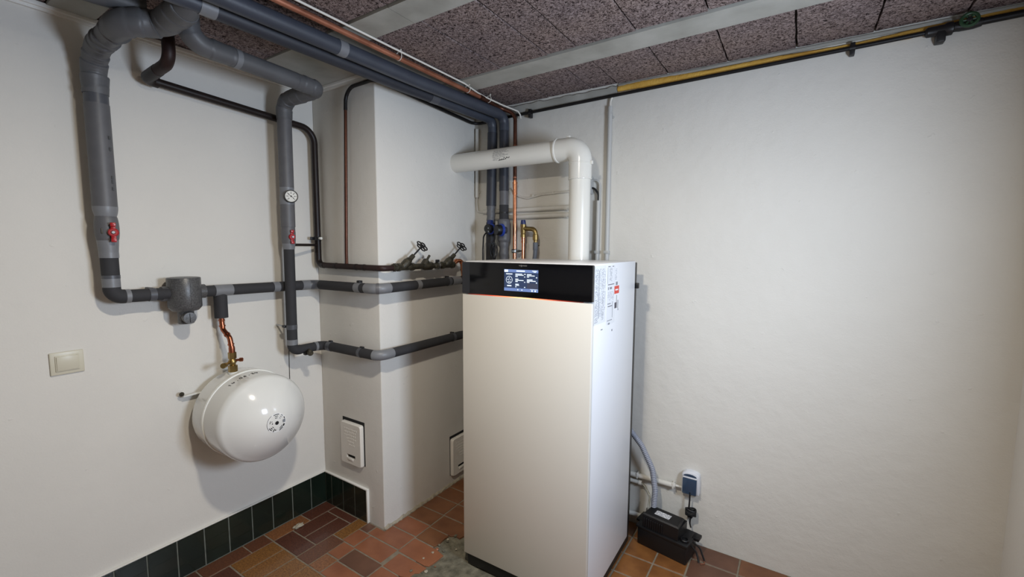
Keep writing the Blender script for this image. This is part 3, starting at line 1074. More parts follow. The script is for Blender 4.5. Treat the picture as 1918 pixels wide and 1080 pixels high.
seg_part(P1, hz(-1.495), hz(-1.30), .0240, 'foam_dark', 'foam_sleeve', T1)
seg_part(P1, hz(-1.325), hz(-1.252), .0250, 'tape', 'tape', T1)
seg_part(P1, hz(-1.253), hz(-1.065), .0242, 'foam_dark', 'foam_sleeve', T1)
seg_part(P1, hz(-1.066), hz(-1.035), .0250, 'tape', 'tape', T1)
seg_part(P1, hz(-1.036), hz(-.90), .0242, 'foam_dark', 'foam_sleeve', T1)
cl = lambda x: (x, CY - .060, 1.255)
seg_part(P1, hz(-.915), hz(-.868), .0250, 'tape', 'tape', T1)
seg_part(P1, hz(-.869), cl(.112), .0246, 'tape_dark', 'foam_elbow', T1)
seg_part(P1, cl(.111), cl(.40), .0242, 'foam_dark', 'foam_sleeve', T1)
seg_part(P1, cl(.40), cl(.44), .0252, 'tape', 'pipe_clamp', T1)
seg_part(P1, cl(.44), cl(.475), .0244, 'foam_dark', 'foam_sleeve', T1)
cr = lambda y: (.552, y, 1.258)
seg_part(P1, cl(.474), cr(-.765), .0252, 'tape', 'taped_elbow', T1, seg=22)
ring_part(P1, (.545, CY - .055, 1.256), .0262, .012, 'foam_grey', 'tape', T1)
seg_part(P1, cr(-.766), cr(-.31), .0242, 'foam_dark', 'foam_sleeve', T1)
ring_part(P1, cr(-.575), .0250, .030, 'tape', 'tape', T1)
ring_part(P1, cr(-.335), .0256, .020, 'tape_dark', 'pipe_clamp', T1)
seg_part(P1, cr(-.312), cr(-.24), .0248, 'tape', 'tape', T1)
seg_part(P1, cr(-.242), P1.L, .0240, 'foam_dark', 'foam_sleeve', T1)
for (a, b_) in (((.03, -1.548, 1.285), (0.075, -1.548, 1.292)), ((.412, CY - .055, 1.28), (.428, CY - .061, 1.286)), ((.535, -.335, 1.283), (.552, -.335, 1.290))):
    MB().box((min(a[0], b_[0]) - .004, min(a[1], b_[1]) - .006, 1.272), (max(a[0], b_[0]) + .004, max(a[1], b_[1]) + .006, 1.291), bev=.002).build('clamp_lug', 'black_metal', T1)
# faint print on the thick sleeve
pr_ = MB()
for zz in (1.84, 1.80, 1.70, 1.685, 1.66):
    pr_.box((.1095, -1.652, zz - .006), (.1112, -1.647, zz + .006))
pr_.build('print', 'ink', T1, smooth=False)


def tbar_handle(base, axis, parent, s=1.0):
    """red butterfly valve handle with bolt, facing along axis"""
    b0 = Vector(base)
    ax = Vector(axis).normalized()
    sd = Vector((0, 0, 1)).cross(ax).normalized()
    MB().lathe(b0 - ax * .030, ax, [(0, .008), (.030, .008)], 16).build('valve_stem', 'old_brass', parent)
    h_ = MB()
    mt = basis(sd, (0, 0, 1), ax, b0)
    h_.box((-.0075 * s, -.036 * s, -.003), (.0075 * s, .036 * s, .006), bev=.0025, mtx=mt)
    h_.lathe(b0 - ax * .004, ax, [(0, .0165 * s), (.009, .0165 * s), (.012, .013 * s)], 24)
    h_.box((-.0085 * s, .022 * s, .002), (.0085 * s, .038 * s, .013), bev=.003, mtx=mt)
    h_.box((-.0085 * s, -.038 * s, .002), (.0085 * s, -.022 * s, .013), bev=.003, mtx=mt)
    ho = h_.build('valve_handle', 'red_plastic', parent)
    MB().lathe(b0 + ax * .006, ax, [(0, .0075 * s), (.006, .0075 * s), (.009, .005 * s)], 6).build('bolt', 'steel', ho)


tbar_handle((.120, -1.662, 1.503), (1, -.25, 0), T1, .93)
st_ = MB().box((.100, -1.692, 1.498), (.106, -1.685, 1.518), bev=.001).build('handle_stop', 'old_brass', T1)

# dirt separator
SEP = thing('dirt_separator', (.073, -1.437, 1.13), 'dark grey foam-jacketed cylinder on the horizontal pipe above the tank', 'separator')
MB().lathe((.075, -1.437, 1.188), (0, 0, 1), [(0, .046), (.004, .050), (.014, .058), (.016, .0590), (.134, .0590), (.137, .057), (.1375, .052), (.136, .050)], 40).build('jacket', 'separator', SEP)
MB().lathe((.075, -1.437, 1.133), (0, 0, 1), [(0, .026), (.003, .029), (.05, .029), (.056, .036)], 28).build('drain_neck', 'separator', SEP)
kb = MB().lathe((.095, -1.437, 1.160), (1, -.12, 0), [(0, .024), (.022, .024), (.026, .0225), (.0262, .015), (.027, .0)], 28).build('drain_cap', 'separator', SEP)
MB().box((.1205, -1.4412, 1.142), (.1228, -1.4395, 1.178)).build('cap_slot', 'gap', kb, smooth=False)
for y_ in (-1.502, -1.372):
    MB().cyl((.066, y_ - .012, 1.262), (.066, y_ + .012, 1.262), .030, seg=24).build('sleeve_collar', 'separator', SEP)
MB().box((.1325, -1.4378, 1.205), (.1340, -1.4368, 1.322)).build('jacket_seam', 'gap', SEP, smooth=False)

# second riser
P2 = Path([(0.415, -1.505, 2.268), (0.412, -1.500, 2.155), (0.375, -.990, 2.150), (.118, -1.000, 2.142), (.115, -1.006, .936), (.112, CY - .060, .934),
           (.552, CY - .060, .934), (.552, -.170, .936), (.992, -.170, .936)], [.075, .035, .06, .032, .04, .045, .06], 10)
T2 = thing('insulated_pipe', (.115, -1.006, .91), 'grey insulated pipe with round thermometer and red valve, beside the chimney', 'pipe')
rn = lambda y: (.39, y, 2.152)
z = lambda v: (.116, -1.004, v)
wrapped(P2, 0.0, rn(-1.36), .0355, T2, pitch=.05, amp=.08, seed=5)
seg_part(P2, rn(-1.362), rn(-1.10), .034, 'foam_old', 'foam_sleeve', T2, seg=24)
ring_part(P2, rn(-1.345), .0352, .02, 'tape', 'tape', T2)
wrapped(P2, rn(-1.102), z(2.055), .0348, T2, pitch=.05, amp=.09, seed=6)
seg_part(P2, z(2.057), z(1.735), .0318, 'foam_grey', 'foam_sleeve', T2, seg=24)
seg_part(P2, z(1.736), z(1.655), .0328, 'tape', 'tape', T2, step=.006, rfun=lambda s, L: .0322 - .0012 * math.sin(s / .013), seg=24)
seg_part(P2, z(1.657), z(1.548), .0322, 'foam_grey', 'foam_sleeve', T2, seg=24)
seg_part(P2, z(1.549), z(1.468), .0315, 'foam_grey', 'valve_cover', T2, step=.006, rfun=lambda s, L: .0298 + .002 * math.sin(math.pi * min(1, max(0, s / L))), seg=24)
seg_part(P2, z(1.470), z(1.440), .0285, 'tape', 'tape', T2, step=.005, rfun=lambda s, L: .0298 - .0045 * s / L)
seg_part(P2, z(1.441), z(1.066), .0245, 'foam_dark', 'foam_sleeve', T2)
seg_part(P2, z(1.068), z(1.046), .0256, 'tape_dark', 'pipe_clamp', T2)
seg_part(P2, z(1.047), z(.992), .0243, 'foam_dark', 'foam_sleeve', T2)
seg_part(P2, z(.994), z(.968), .0250, 'tape', 'tape', T2)
h2 = lambda y: (.113, y, .935)
seg_part(P2, z(.969), h2(-.965), .0242, 'foam_dark', 'foam_elbow', T2)
seg_part(P2, h2(-.966), h2(-.885), .0228, 'foam_dark', 'foam_sleeve', T2)
seg_part(P2, h2(-.888), h2(-.868), .0238, 'tape', 'tape', T2)
cl = lambda x: (x, CY - .060, .934)
seg_part(P2, h2(-.869), cl(.172), .0240, 'foam_dark', 'foam_elbow', T2)
ring_part(P2, cl(.175), .0254, .030, 'tape_dark', 'pipe_clamp', T2)
seg_part(P2, cl(.173), cl(.515), .0240, 'foam_dark', 'foam_sleeve', T2)
ring_part(P2, cl(.42), .0254, .018, 'tape_dark', 'pipe_clamp', T2)
cr = lambda y: (.552, y, .935)
seg_part(P2, cl(.514), cr(-.755), .0252, 'tape', 'taped_elbow', T2, seg=22)
seg_part(P2, cr(-.756), P2.L, .0240, 'foam_dark', 'foam_sleeve', T2)
ring_part(P2, cr(-.30), .0254, .018, 'tape_dark', 'pipe_clamp', T2)
for p_ in ((.175, CY - .058, .957), (.425, CY - .058, .957), (.548, -.30, .958), (.09, -1.03, 1.058)):
    MB().box((p_[0] - .012, p_[1] - .006, p_[2] - .004), (p_[0] + .012, p_[1] + .006, p_[2] + .008), bev=.002).build('clamp_lug', 'black_metal', T2)
MB().cyl((.0, -1.018, 1.058), (.095, -1.018, 1.058), .004, seg=10).build('clamp_rod', 'steel', T2)
dv = MB().cyl((.115, -.925, .930), (.165, -.945, .922), .009, seg=16).lathe((.160, -.943, .923), (1, -.4, -.16), [(0, .014), (.018, .014), (.021, .011)], 20).build('drain_cock', 'old_brass', T2)
MB().box((.120, -.955, .905), (.140, -.94, .925), bev=.003).build('cock_lever', 'black_metal', T2)
tbar_handle((.150, -1.006, 1.500), (1, -.15, 0), T2, .88)
# thermometer facing the room
TH = Vector((.158, -1.006, 1.692))
ax = Vector((.86, -.50, 0)).normalized()
sd = Vector((0, 0, 1)).cross(ax)
MB().cyl((.115, -1.004, 1.692), TH, .007, seg=12).build('thermometer_stem', 'old_brass', T2)
tb = MB().lathe(TH, ax, [(-.012, .026), (-.010, .0295), (.004, .0300), (.008, .0300), (.010, .0285), (.010, .0262), (.0065, .0258)], 36).build('thermometer_case', 'black_plastic', T2)
MB().lathe(TH, ax, [(.0062, .0262), (.0072, .0262)], 36).build('dial', 'dial', tb)
tk = MB()
mt = basis(sd, (0, 0, 1), ax, TH + ax * .0075)
for k in range(7):
    a = math.radians(-45 + k * 45)
    c_, s_ = math.cos(a), math.sin(a)
    tk.box((-.0012, .0185, -.0003), (.0012, .0225, .0004), mtx=mt @ Matrix.Rotation(a - math.pi / 2, 4, 'Z'))
    tk.box((-.0022, .0130, -.0003), (.0022, .0160, .0004), mtx=mt @ Matrix.Rotation(a - math.pi / 2, 4, 'Z'))
tk.box((-.0010, -.013, -.0003), (.0010, .018, .0008), mtx=mt @ Matrix.Rotation(math.radians(50), 4, 'Z'))
tk.lathe(TH + ax * .0075, ax, [(0, .0035), (.001, .0035)], 14)
tk.build('dial_marks', 'ink', tb, smooth=False)
# thin sensor wire down the wall
tag(MB().sweep([(.003, -.960, .925), (.003, -.962, .83), (.003, -.963, .74)], .0016, 8).build('sensor_wire', 'black_plastic'), 'thin black wire hanging down the wall behind the white tank', 'wire')

# short ceiling stub behind the upper left elbow
PS = Path([(.30, -2.6, 2.228), (.335, -1.72, 2.232), (.36, -1.60, 2.235)], .05)
TS = thing('ceiling_pipe', (.30, -2.0, 2.20), 'short pale grey insulated pipe under the ceiling behind the leftmost elbow', 'pipe')
seg_part(PS, 0.0, PS.L, .030, 'foam_old', 'foam_sleeve', TS)
ring_part(PS, (.32, -1.9, 2.23), .031, .03, 'tape', 'tape', TS)

# ------------------------------------------------------------------ ceiling pipes running to the back wall and down behind the boiler
PA = Path([(.668, -3.0, 2.212), (.700, -.70, 2.210), (.744, -.058, 2.205), (.744, -.058, .92), (1.15, -.058, .92)], [.3, .05, .05], 10)
TA = thing('ceiling_pipe', (.744, -.058, 1.5), 'dark grey insulated ceiling pipe nearest the copper pipe, dropping behind the boiler', 'pipe', 'pair of insulated ceiling pipes')
PB = Path([(.596, -3.0, 2.200), (.622, -.70, 2.198), (.662, -.056, 2.195), (.648, -.058, 1.55), (.640, -.058, .80), (1.15, -.058, .80)], [.3, .05, .2, .05, .05], 10)
TB = thing('ceiling_pipe', (.648, -.058, 1.5), 'dark grey insulated ceiling pipe nearest the chimney, dropping behind the boiler', 'pipe', 'pair of insulated ceiling pipes')
ca = lambda y: (.70 if y < -.3 else .735, y, 2.208)
seg_part(PA, 0.0, ca(-1.12), .0285, 'foam_ceiling', 'foam_sleeve', TA)
seg_part(PA, ca(-1.121), ca(-1.085), .0298, 'tape', 'tape', TA)
seg_part(PA, ca(-1.086), (.744, -.058, 2.12), .0285, 'foam_ceiling', 'foam_sleeve', TA)
seg_part(PA, (.744, -.058, 2.121), (.744, -.058, 1.78), .0275, 'foam_black', 'foam_sleeve', TA)
seg_part(PA, (.744, -.058, 1.781), (.744, -.058, 1.70), .0255, 'foam_grey', 'foam_sleeve', TA)
seg_part(PA, (.744, -.058, 1.70), (.744, -.058, 1.615), .0270, 'foam_dark', 'foam_sleeve', TA)
ring_part(PA, (.744, -.058, 1.655), .0280, .008, 'rubber', 'tape', TA)
seg_part(PA, (.744, -.058, 1.618), (.744, -.058, 1.485), .034, 'foam_grey', 'valve_cover', TA, step=.006, rfun=lambda s, L: .030 + .007 * min(1, s / .012, (L - s) / .012) if 0 < s < L else .030, seg=24)
seg_part(PA, (.744, -.058, 1.486), (.744, -.058, 1.36), .0270, 'foam_grey', 'foam_sleeve', TA, step=.006, rfun=lambda s, L: .0272 + .0018 * math.sin(s / .0085), seg=20)
seg_part(PA, (.744, -.058, 1.361), PA.L, .0265, 'foam_dark', 'foam_sleeve', TA)
cb_ = lambda y: (.622 if y < -.3 else .655, y, 2.197)
seg_part(PB, 0.0, cb_(-1.55), .0275, 'foam_ceiling', 'foam_sleeve', TB)
seg_part(PB, cb_(-1.551), cb_(-1.505), .0290, 'tape', 'tape', TB)
seg_part(PB, cb_(-1.506), cb_(-.55), .0275, 'foam_black', 'foam_sleeve', TB)
seg_part(PB, cb_(-.551), cb_(-.50), .0288, 'tape_dark', 'tape', TB)
seg_part(PB, cb_(-.501), (.660, -.057, 2.12), .0275, 'foam_ceiling', 'foam_sleeve', TB)
seg_part(PB, (.660, -.057, 2.121), (.651, -.058, 1.70), .0290, 'foam_black', 'foam_sleeve', TB)
seg_part(PB, (.651, -.058, 1.701), (.650, -.058, 1.60), .0245, 'foam_grey', 'foam_sleeve', TB, step=.006, rfun=lambda s, L: .0248 + .0012 * math.sin(s / .006))
seg_part(PB, (.650, -.058, 1.601), PB.L, .0265, 'foam_dark', 'foam_sleeve', TB)


def flow_valve(loc, ax, label, s=1.0):
    loc = Vector(loc)
    ax = Vector(ax).normalized()
    t = thing('balancing_valve', loc, label, 'valve')
    MB().lathe(loc - ax * .03, ax, [(0, .020 * s), (.026, .020 * s)], 20).build('valve_neck', 'foam_dark', t)
    MB().lathe(loc - ax * .006, ax, [(0, .032 * s), (.002, .037 * s), (.012, .037 * s), (.015, .033 * s)], 36).build('blue_ring', 'blue_plastic', t)
    MB().lathe(loc + ax * .008, ax, [(0, .030 * s), (.024, .0305 * s), (.029, .028 * s), (.030, .0)], 36).build('cap', 'black_plastic', t)
    return t


va = flow_valve((.764, -.112, 1.553), (-.45, -1, 0.0), 'round black cap with blue ring on the grey pipe beside the copper pipe', .98)
vb = flow_valve((.682, -.098, 1.560), (-.1, -1, .1), 'blue collared black sensor head on the pipe left of the round black cap', .85)
MB().box((.684, -.138, 1.560), (.691, -.128, 1.568), bev=.002).box((.685, -.138, 1.540), (.693, -.128, 1.550), bev=.002).build('connector', 'label_grey', vb)
MB().box((.655, -.104, 1.580), (.682, -.076, 1.614), bev=.004).build('blue_collar', 'navy_plastic', vb)
cab = MB()
cab.sweep(fillet([(.668, -.118, 1.548), (.636, -.112, 1.520), (.622, -.100, 1.44), (.620, -.098, 1.28)], .04), .0045, 10)
lp = []
for k in range(21):
    a = 2 * math.pi * k / 20
    lp.append((.700 + .018 * math.cos(a), -.108 + .008 * math.sin(2 * a), 1.430 + .055 * math.sin(a)))
cab.sweep(lp, .0045, 10)
lp2 = [(p[0] + .006, p[1] + .009, p[2] * .8 + .28) for p in lp]
cab.sweep(lp2, .0042, 10)
cab.sweep(fillet([(.722, -.118, 1.53), (.712, -.108, 1.50), (.70, -.108, 1.484)], .02), .0045, 10)
tag(cab.build('sensor_cable', 'rubber'), 'looped black cable hanging between the two grey pipes above the boiler', 'cable')

# ------------------------------------------------------------------ copper pipe with white cable on the ceiling
PC = Path([(.772, -3.0, 2.240), (.757, -.30, 2.240), (.748, -.115, 2.236), (.818, -.056, 2.205), (.818, -.056, 1.02), (1.10, -.056, 1.02)], [.5, .06, .05, .05], 10)
TC = thing('copper_pipe', (.818, -.056, 1.0), 'copper pipe along the ceiling, dropping in the corner to the boiler', 'pipe')
vz = lambda v: (.818, -.056, v)
seg_part(PC, 0.0, (.757, -.31, 2.24), .0108, 'dull_copper', 'pipe_run', TC, seg=16)
ring_part(PC, (.755, -.285, 2.24), .0128, .030, 'old_copper', 'pipe_coupling', TC)
seg_part(PC, (.757, -.31, 2.24), vz(1.835), .0108, 'old_copper', 'pipe_run', TC, seg=16)
ring_part(PC, vz(2.03), .0118, .004, 'dull_copper', 'solder_ring', TC)
ring_part(PC, vz(1.852), .0118, .004, 'dull_copper', 'solder_ring', TC)
seg_part(PC, vz(1.826), vz(1.756), .0126, 'copper', 'pipe_coupling', TC, seg=20)
ring_part(PC, vz(1.822), .0140, .008, 'copper', 'press_ring', TC)
ring_part(PC, vz(1.762), .0140, .008, 'copper', 'press_ring', TC)
seg_part(PC, vz(1.836), vz(1.02), .0109, 'copper', 'pipe_run', TC, seg=16)
seg_part(PC, vz(1.05), PC.L, .0109, 'copper', 'pipe_run', TC, seg=16)
ck = MB().lathe(vz(1.422), (0, 0, 1), [(0, .0165), (.022, .0165)], 20).build('pipe_clamp', 'rubber', TC)
MB().lathe(vz(1.427), (0, 0, 1), [(0, .0172), (.012, .0172)], 20).box((.832, -.064, 1.424), (.850, -.048, 1.442), bev=.002).build('clamp_band', 'steel', ck)
MB().cyl((.841, -.056, 1.433), (.841, 0.0, 1.433), .004, seg=8).cyl((.848, -.075, 1.433), (.848, -.04, 1.433), .004, seg=8).build('clamp_screw', 'black_metal', ck)
PW = Path([(.790, -3.0, 2.262), (.770, -.45, 2.262), (.752, -.32, 2.258), (.760, -.27, 2.250), (.770, -.12, 2.246), (.826, -.040, 2.222), (.834, -.030, 2.205), (.834, -.022, 2.185)], .01)
TW = thing('white_cable', (.77, -1.0, 2.25), 'white cable tied along the copper pipe on the ceiling', 'cable')
seg_part(PW, 0.0, PW.L, .0042, 'cable_white', 'cable', TW, seg=10)
for y_ in (-.872, -.415, -.235):
    rg = [(.762 + .017 * math.cos(a * math.pi / 10), y_, 2.246 + .017 * math.sin(a * math.pi / 10)) for a in range(20)]
    MB().sweep(rg, .0017, 6, closed=True).box((.770, y_ - .002, 2.262), (.776, y_ + .002, 2.272)).build('cable_tie', 'cable_white', TW)

# ------------------------------------------------------------------ brown steel pipe with valves
PD = Path([(.255, -1.503, 2.290), (.252, -1.503, 2.118), (.050, -1.511, 2.098), (.050, -.803, 2.058), (.050, -.803, 1.356), (.548, -.803, 1.352), (.550, -.735, 1.352)], [.045, .028, .075, .035, .022], 10)
TD = thing('steel_pipe', (.05, -.803, 1.33), 'dark brown painted steel pipe running along the wall and down the chimney corner', 'pipe')
seg_part(PD, 0.0, (.252, -1.503, 2.20), .0205, 'rubber', 'pipe_sleeve', TD)
seg_part(PD, (.252, -1.503, 2.203), (.10, -1.508, 2.103), .0208, 'rust_pipe', 'pipe_bend', TD)
seg_part(PD, (.16, -1.508, 2.108), (.050, -1.47, 2.098), .0218, 'brown_pipe', 'pipe_elbow', TD)
seg_part(PD, (.050, -1.475, 2.097), (.050, -.803, 1.42), .0160, 'brown_pipe', 'pipe_run', TD, seg=16)
seg_part(PD, (.050, -.803, 1.50), (.10, -.803, 1.356), .0160, 'brown_pipe', 'pipe_elbow', TD, seg=16)
seg_part(PD, (.09, -.803, 1.356), PD.L, .0145, 'rust_pipe', 'pipe_run', TD, seg=16)
for x_ in (.20, .36, .42):
    ring_part(PD, (x_, -.803, 1.354), .0158, .012, 'brown_pipe', 'weld', TD)
MB().cyl((.125, -.985, 1.462), (.050, -.803, 1.462), .0065, seg=12).build('branch_pipe', 'brown_pipe', TD)
MB().lathe((.05, -.803, 1.487), (0, 0, 1), [(0, .0185), (.020, .0185)], 18).box((.055, -.816, 1.488), (.088, -.806, 1.506), bev=.002).box((.030, -.836, 1.489), (.040, -.810, 1.505), bev=.002).build('pipe_clamp', 'black_metal', TD)
MB().cyl((.080, -.812, 1.497), (.095, -.812, 1.497), .007, seg=10).build('clamp_nut', 'dial', TD)

VX, VZ = .550, 1.354


def flower_wheel(c, ax, R, parent, material='black_metal'):
    c = Vector(c)
    ax = Vector(ax).normalized()
    u = ax.cross(Vector((1, 0, 0))).normalized()
    v = ax.cross(u)
    mb = MB()
    for k in range(5):
        a = 2 * math.pi * k / 5 + .3
        cc = c + (u * math.cos(a) + v * math.sin(a)) * R * .56
        rg = [cc + (u * math.cos(t) + v * math.sin(t)) * R * .40 for t in [i * math.pi / 7 for i in range(14)]]
        mb.sweep(rg, R * .105, 6, closed=True)
    mb.lathe(c - ax * .006, ax, [(0, R * .26), (.012, R * .26), (.014, R * .18)], 14)
    return mb.build('handwheel', material, parent)


def angle_valve(y0, y1, label):
    t = thing('angle_seat_valve', (VX, (y0 + y1) / 2, VZ - .03), label, 'valve', 'handwheel valves on the chimney')
    ym = (y0 + y1) / 2
    MB().cyl((VX, y0, VZ), (VX, y1, VZ), .0165, seg=18).lathe((VX, y0 - .004, VZ), (0, 1, 0), [(0, .0205), (.018, .0205)], 8).lathe((VX, y1 - .014, VZ), (0, 1, 0), [(0, .0205), (.018, .0205)], 8).build('body', 'old_brass', t)
    d = Vector((0.10, .72, .62)).normalized()
    s0 = Vector((VX, y0 + .026, VZ - .004))
    MB().lathe(s0, d, [(0, .015), (.014, .0205), (.036, .0215), (.046, .0215), (.048, .019), (.062, .0165), (.066, .013), (.094, .0115), (.096, .0085)], 14).build('bonnet', 'old_brass', t)
    MB().cyl(s0 + d * .09, s0 + d * .166, .0042, seg=10).build('spindle', 'black_metal', t)
    flower_wheel(s0 + d * .166, d, .034, t)
    return t


angle_valve(-.705, -.605, 'dark brass valve with flower handwheel, the one nearer the chimney edge')
angle_valve(-.385, -.292, 'dark brass valve with flower handwheel, the one nearer the boiler')
UN = thing('pipe_union', (VX, -.72, VZ - .02), 'patinated brass pipe union where brown pipe meets the first valve', 'fitting')
MB().cyl((VX, -.742, VZ), (VX, -.706, VZ), .0160, seg=16).build('socket', 'old_brass', UN)
MB().lathe((VX, -.733, VZ), (0, 1, 0), [(0, .0205), (.016, .0205)], 6).build('nut', 'old_brass', UN)
CKV = thing('check_valve', (VX, -.50, VZ - .03), 'patinated brass check valve with test stub between the two handwheel valves', 'valve')
MB().cyl((VX, -.606, VZ), (VX, -.385, VZ), .0150, seg=16).build('body', 'old_brass', CKV)
MB().lathe((VX, -.535, VZ), (0, 1, 0), [(0, .016), (.016, .0225), (.062, .0225), (.078, .016)], 14).build('chamber', 'old_brass', CKV)
d = Vector((0.05, .62, .78)).normalized()
MB().lathe((VX, -.525, VZ + .004), d, [(0, .019), (.030, .019), (.034, .015), (.040, .0065), (.066, .0065)], 12).build('test_stub', 'old_brass', CKV)
MB().lathe((VX + .012, -.452, VZ - .004), (1, -.1, 0), [(0, .011), (.018, .011), (.020, .008)], 10).build('plug', 'old_brass', CKV)
MB().lathe((VX, -.424, VZ), (0, 1, 0), [(0, .0215), (.010, .0215)], 20).build('pipe_clamp', 'steel', CKV)
MB().box((VX - .007, -.430, VZ + .014), (VX + .007, -.408, VZ + .032), bev=.003).build('clamp_lug', 'black_metal', CKV)
CF = thing('copper_elbow', (VX, -.25, 1.30), 'bright copper press elbow between the last valve and the boiler', 'fitting')
pc_ = Path([(VX, -.292, VZ), (VX + .004, -.262, 1.376), (VX + .012, -.226, 1.376), (VX + .016, -.215, 1.262)], [.014, .022], 8)
seg_part(pc_, 0.0, pc_.L, .0112, 'copper', 'pipe_run', CF, seg=16)
for s_ in (.03, .075, .115):
    seg_part(pc_, s_, s_ + .008, .0138, 'copper', 'press_ring', CF)

# ------------------------------------------------------------------ thin dark pipe looping over the chimney
PT = Path([(.278, CY - .022, 1.360), (.278, CY - .022, 1.43), (.306, CY - .020, 2.222), (CX + .024, CY - .020, 2.226), (CX + .022, -.030, 2.196), (.635, -.022, 2.200)], [.1, .070, .035, .05], 10)
TT = thing('thin_pipe', (.278, CY - .022, 1.36), 'thin dark pipe climbing the chimney and bending along its top edge', 'pipe')
seg_part(PT, 0.0, (.305, CY - .02, 2.12), .0078, 'old_copper', 'pipe_run', TT, seg=12)
seg_part(PT, (.305, CY - .02, 2.12), PT.L, .0088, 'black_pipe', 'pipe_run', TT, seg=12)

# ------------------------------------------------------------------ branch to the expansion tank
PE = Path([(.062, -1.297, 1.250), (.062, -1.297, 1.118), (.068, -1.297, 1.085), (.112, -1.290, 1.050), (.120, -1.288, 1.00), (.120, -1.288, .898)], [.02, .022, .022, .02], 8)
TE = thing('tank_connector', (.12, -1.288, .895), 'copper and brass connector with cap valve dropping from grey pipe to the white tank', 'fitting')
seg_part(PE, 0.0, (.062, -1.297, 1.137), .0265, 'foam_dark', 'foam_sleeve', TE, seg=24)
seg_part(PE, (.062, -1.297, 1.14), (.12, -1.288, .985), .0105, 'copper_dark', 'pipe_bend', TE, seg=16)
for q in ((.062, -1.297, 1.126), (.064, -1.297, 1.100), (.095, -1.293, 1.064), (.118, -1.289, 1.022)):
    ring_part(PE, q, .0128, .007, 'copper_dark', 'press_ring', TE, seg=16)
MB().lathe((.120, -1.288, .985), (0, 0, 1), [(0, .0125), (.020, .0125), (.03, .0105)], 16).build('socket', 'copper_dark', TE)
MB().lathe((.120, -1.288, .958), (0, 0, 1), [(0, .0165), (.028, .0165)], 6).build('nut', 'brass', TE)
MB().lathe((.120, -1.288, .897), (0, 0, 1), [(0, .0110), (.03, .0110), (.040, .0135), (.044, .0165), (.052, .0165), (.060, .012)], 16).build('valve_body', 'brass', TE)
MB().lathe((.120, -1.288, .897), (0, 0, 1), [(0, .0185), (.030, .0185)], 6).build('nut', 'brass', TE)
MB().cyl((.120, -1.288, .945), (.150, -1.330, .943), .0065, seg=12).lathe((.148, -1.326, .943), (.58, -.81, 0), [(0, .0075), (.004, .010), (.02, .012), (.026, .011)], 12).build('drain_spout', 'brass', TE)
MB().cyl((.120, -1.288, .948), (.140, -1.262, .950), .0055, seg=12).lathe((.136, -1.266, .950), (.6, .8, 0), [(0, .009), (.012, .009), (.015, .006)], 10).build('drain_cap', 'copper_dark', TE)
MB().lathe((.120, -1.288, .889), (0, 0, 1), [(0, .019), (.010, .019)], 20).build('washer', 'dial', TE)

# ------------------------------------------------------------------ expansion tank
TY, TZ, TR = -1.247, .708, .1895
TK = thing('expansion_tank', (.03, TY, TZ - TR), 'white round expansion tank hanging on the wall with a printed disc on its dome', 'tank')
prof = [(.028, .05), (.029, .115)]
for k in range(7):
    a = k / 6 * math.pi / 2
    prof.append((.073 - .044 * math.cos(a), TR - .044 + .044 * math.sin(a)))
prof += [(.150, TR), (.158, TR), (.170, TR)]
prof += [(.272, TR)]
Rc = .205
xc = .390 - Rc
# shoulder between cylinder and spherical cap
for k in range(1, 9):
    a = k / 8 * math.radians(56)
    prof.append((.272 + .040 * math.sin(a), TR - .040 + .040 * math.cos(a)))
x_l, r_l = prof[-1]
for k in range(1, 15):
    t = k / 14
    r = r_l * (1 - t)
    prof.append((.386 - (.386 - x_l) * (r / r_l) ** 2, max(r, 1e-4)))
MB().lathe((0, TY, TZ), (1, 0, 0), prof, 72).build('shell', 'tank', TK)
MB().lathe((0, TY, TZ), (1, 0, 0), [(.150, TR - .001), (.151, TR + .003), (.153, TR + .0042), (.166, TR + .0042), (.168, TR + .003), (.169, TR - .001)], 72).build('seam_band', 'tank_seam', TK)


def dome_x(r):
    return .386 - (.386 - x_l) * (r / r_l) ** 2


def dome_ring(mb, r0, r1, a0, a1, off=.0006, n_=10):
    r0, r1 = r0 * 1.16, r1 * 1.16
    vs_, fs_ = [], []
    for k in range(n_ + 1):
        a = math.radians(a0 + (a1 - a0) * k / n_)
        for r in (r0, r1):
            vs_.append((dome_x(r) + off, TY + r * math.cos(a), TZ + r * math.sin(a)))
    for k in range(n_):
        fs_.append((2 * k, 2 * k + 1, 2 * k + 3, 2 * k + 2))
    mb.add(vs_, fs_)


q = MB()
dome_ring(q, .001, .0355, 0, 360, .0005, 48)
disc = q.build('disc_label', 'label_white', TK)
q = MB()
dome_ring(q, .0001, .0068, 0, 360, .0010, 20)
for (r0, r1, a0, a1) in [(.0340, .0352, 120, 215), (.030, .0325, 70, 108), (.024, .026, 76, 104), (.018, .020, 80, 108),
                         (.030, .033, 15, 28), (.027, .0335, -38, -22), (.021, .0335, -118, -112),
                         (.028, .030, -70, -40), (.023, .025, -66, -36), (.0315, .0335, -76, -46),
                         (.029, .0315, -155, -128), (.0235, .026, -152, -132), (.018, .020, -150, -130), (.024, .028, -108, -98),
                         (.024, .026, 150, 172), (.019, .0205, 146, 160), (.015, .018, 168, 182)]:
    dome_ring(q, r0, r1, a0, a1, .0010)
q.build('disc_print', 'ink', disc, smooth=False)
q = MB()
for (r0, r1, a0, a1) in [(.030, .0325, 40, 56), (.024, .026, 42, 58), (.018, .020, 42, 60), (.022, .033, -12, 12)]:
    dome_ring(q, r0, r1, a0, a1, .0010)
q.build('disc_grey_print', 'label_grey', disc, smooth=False)
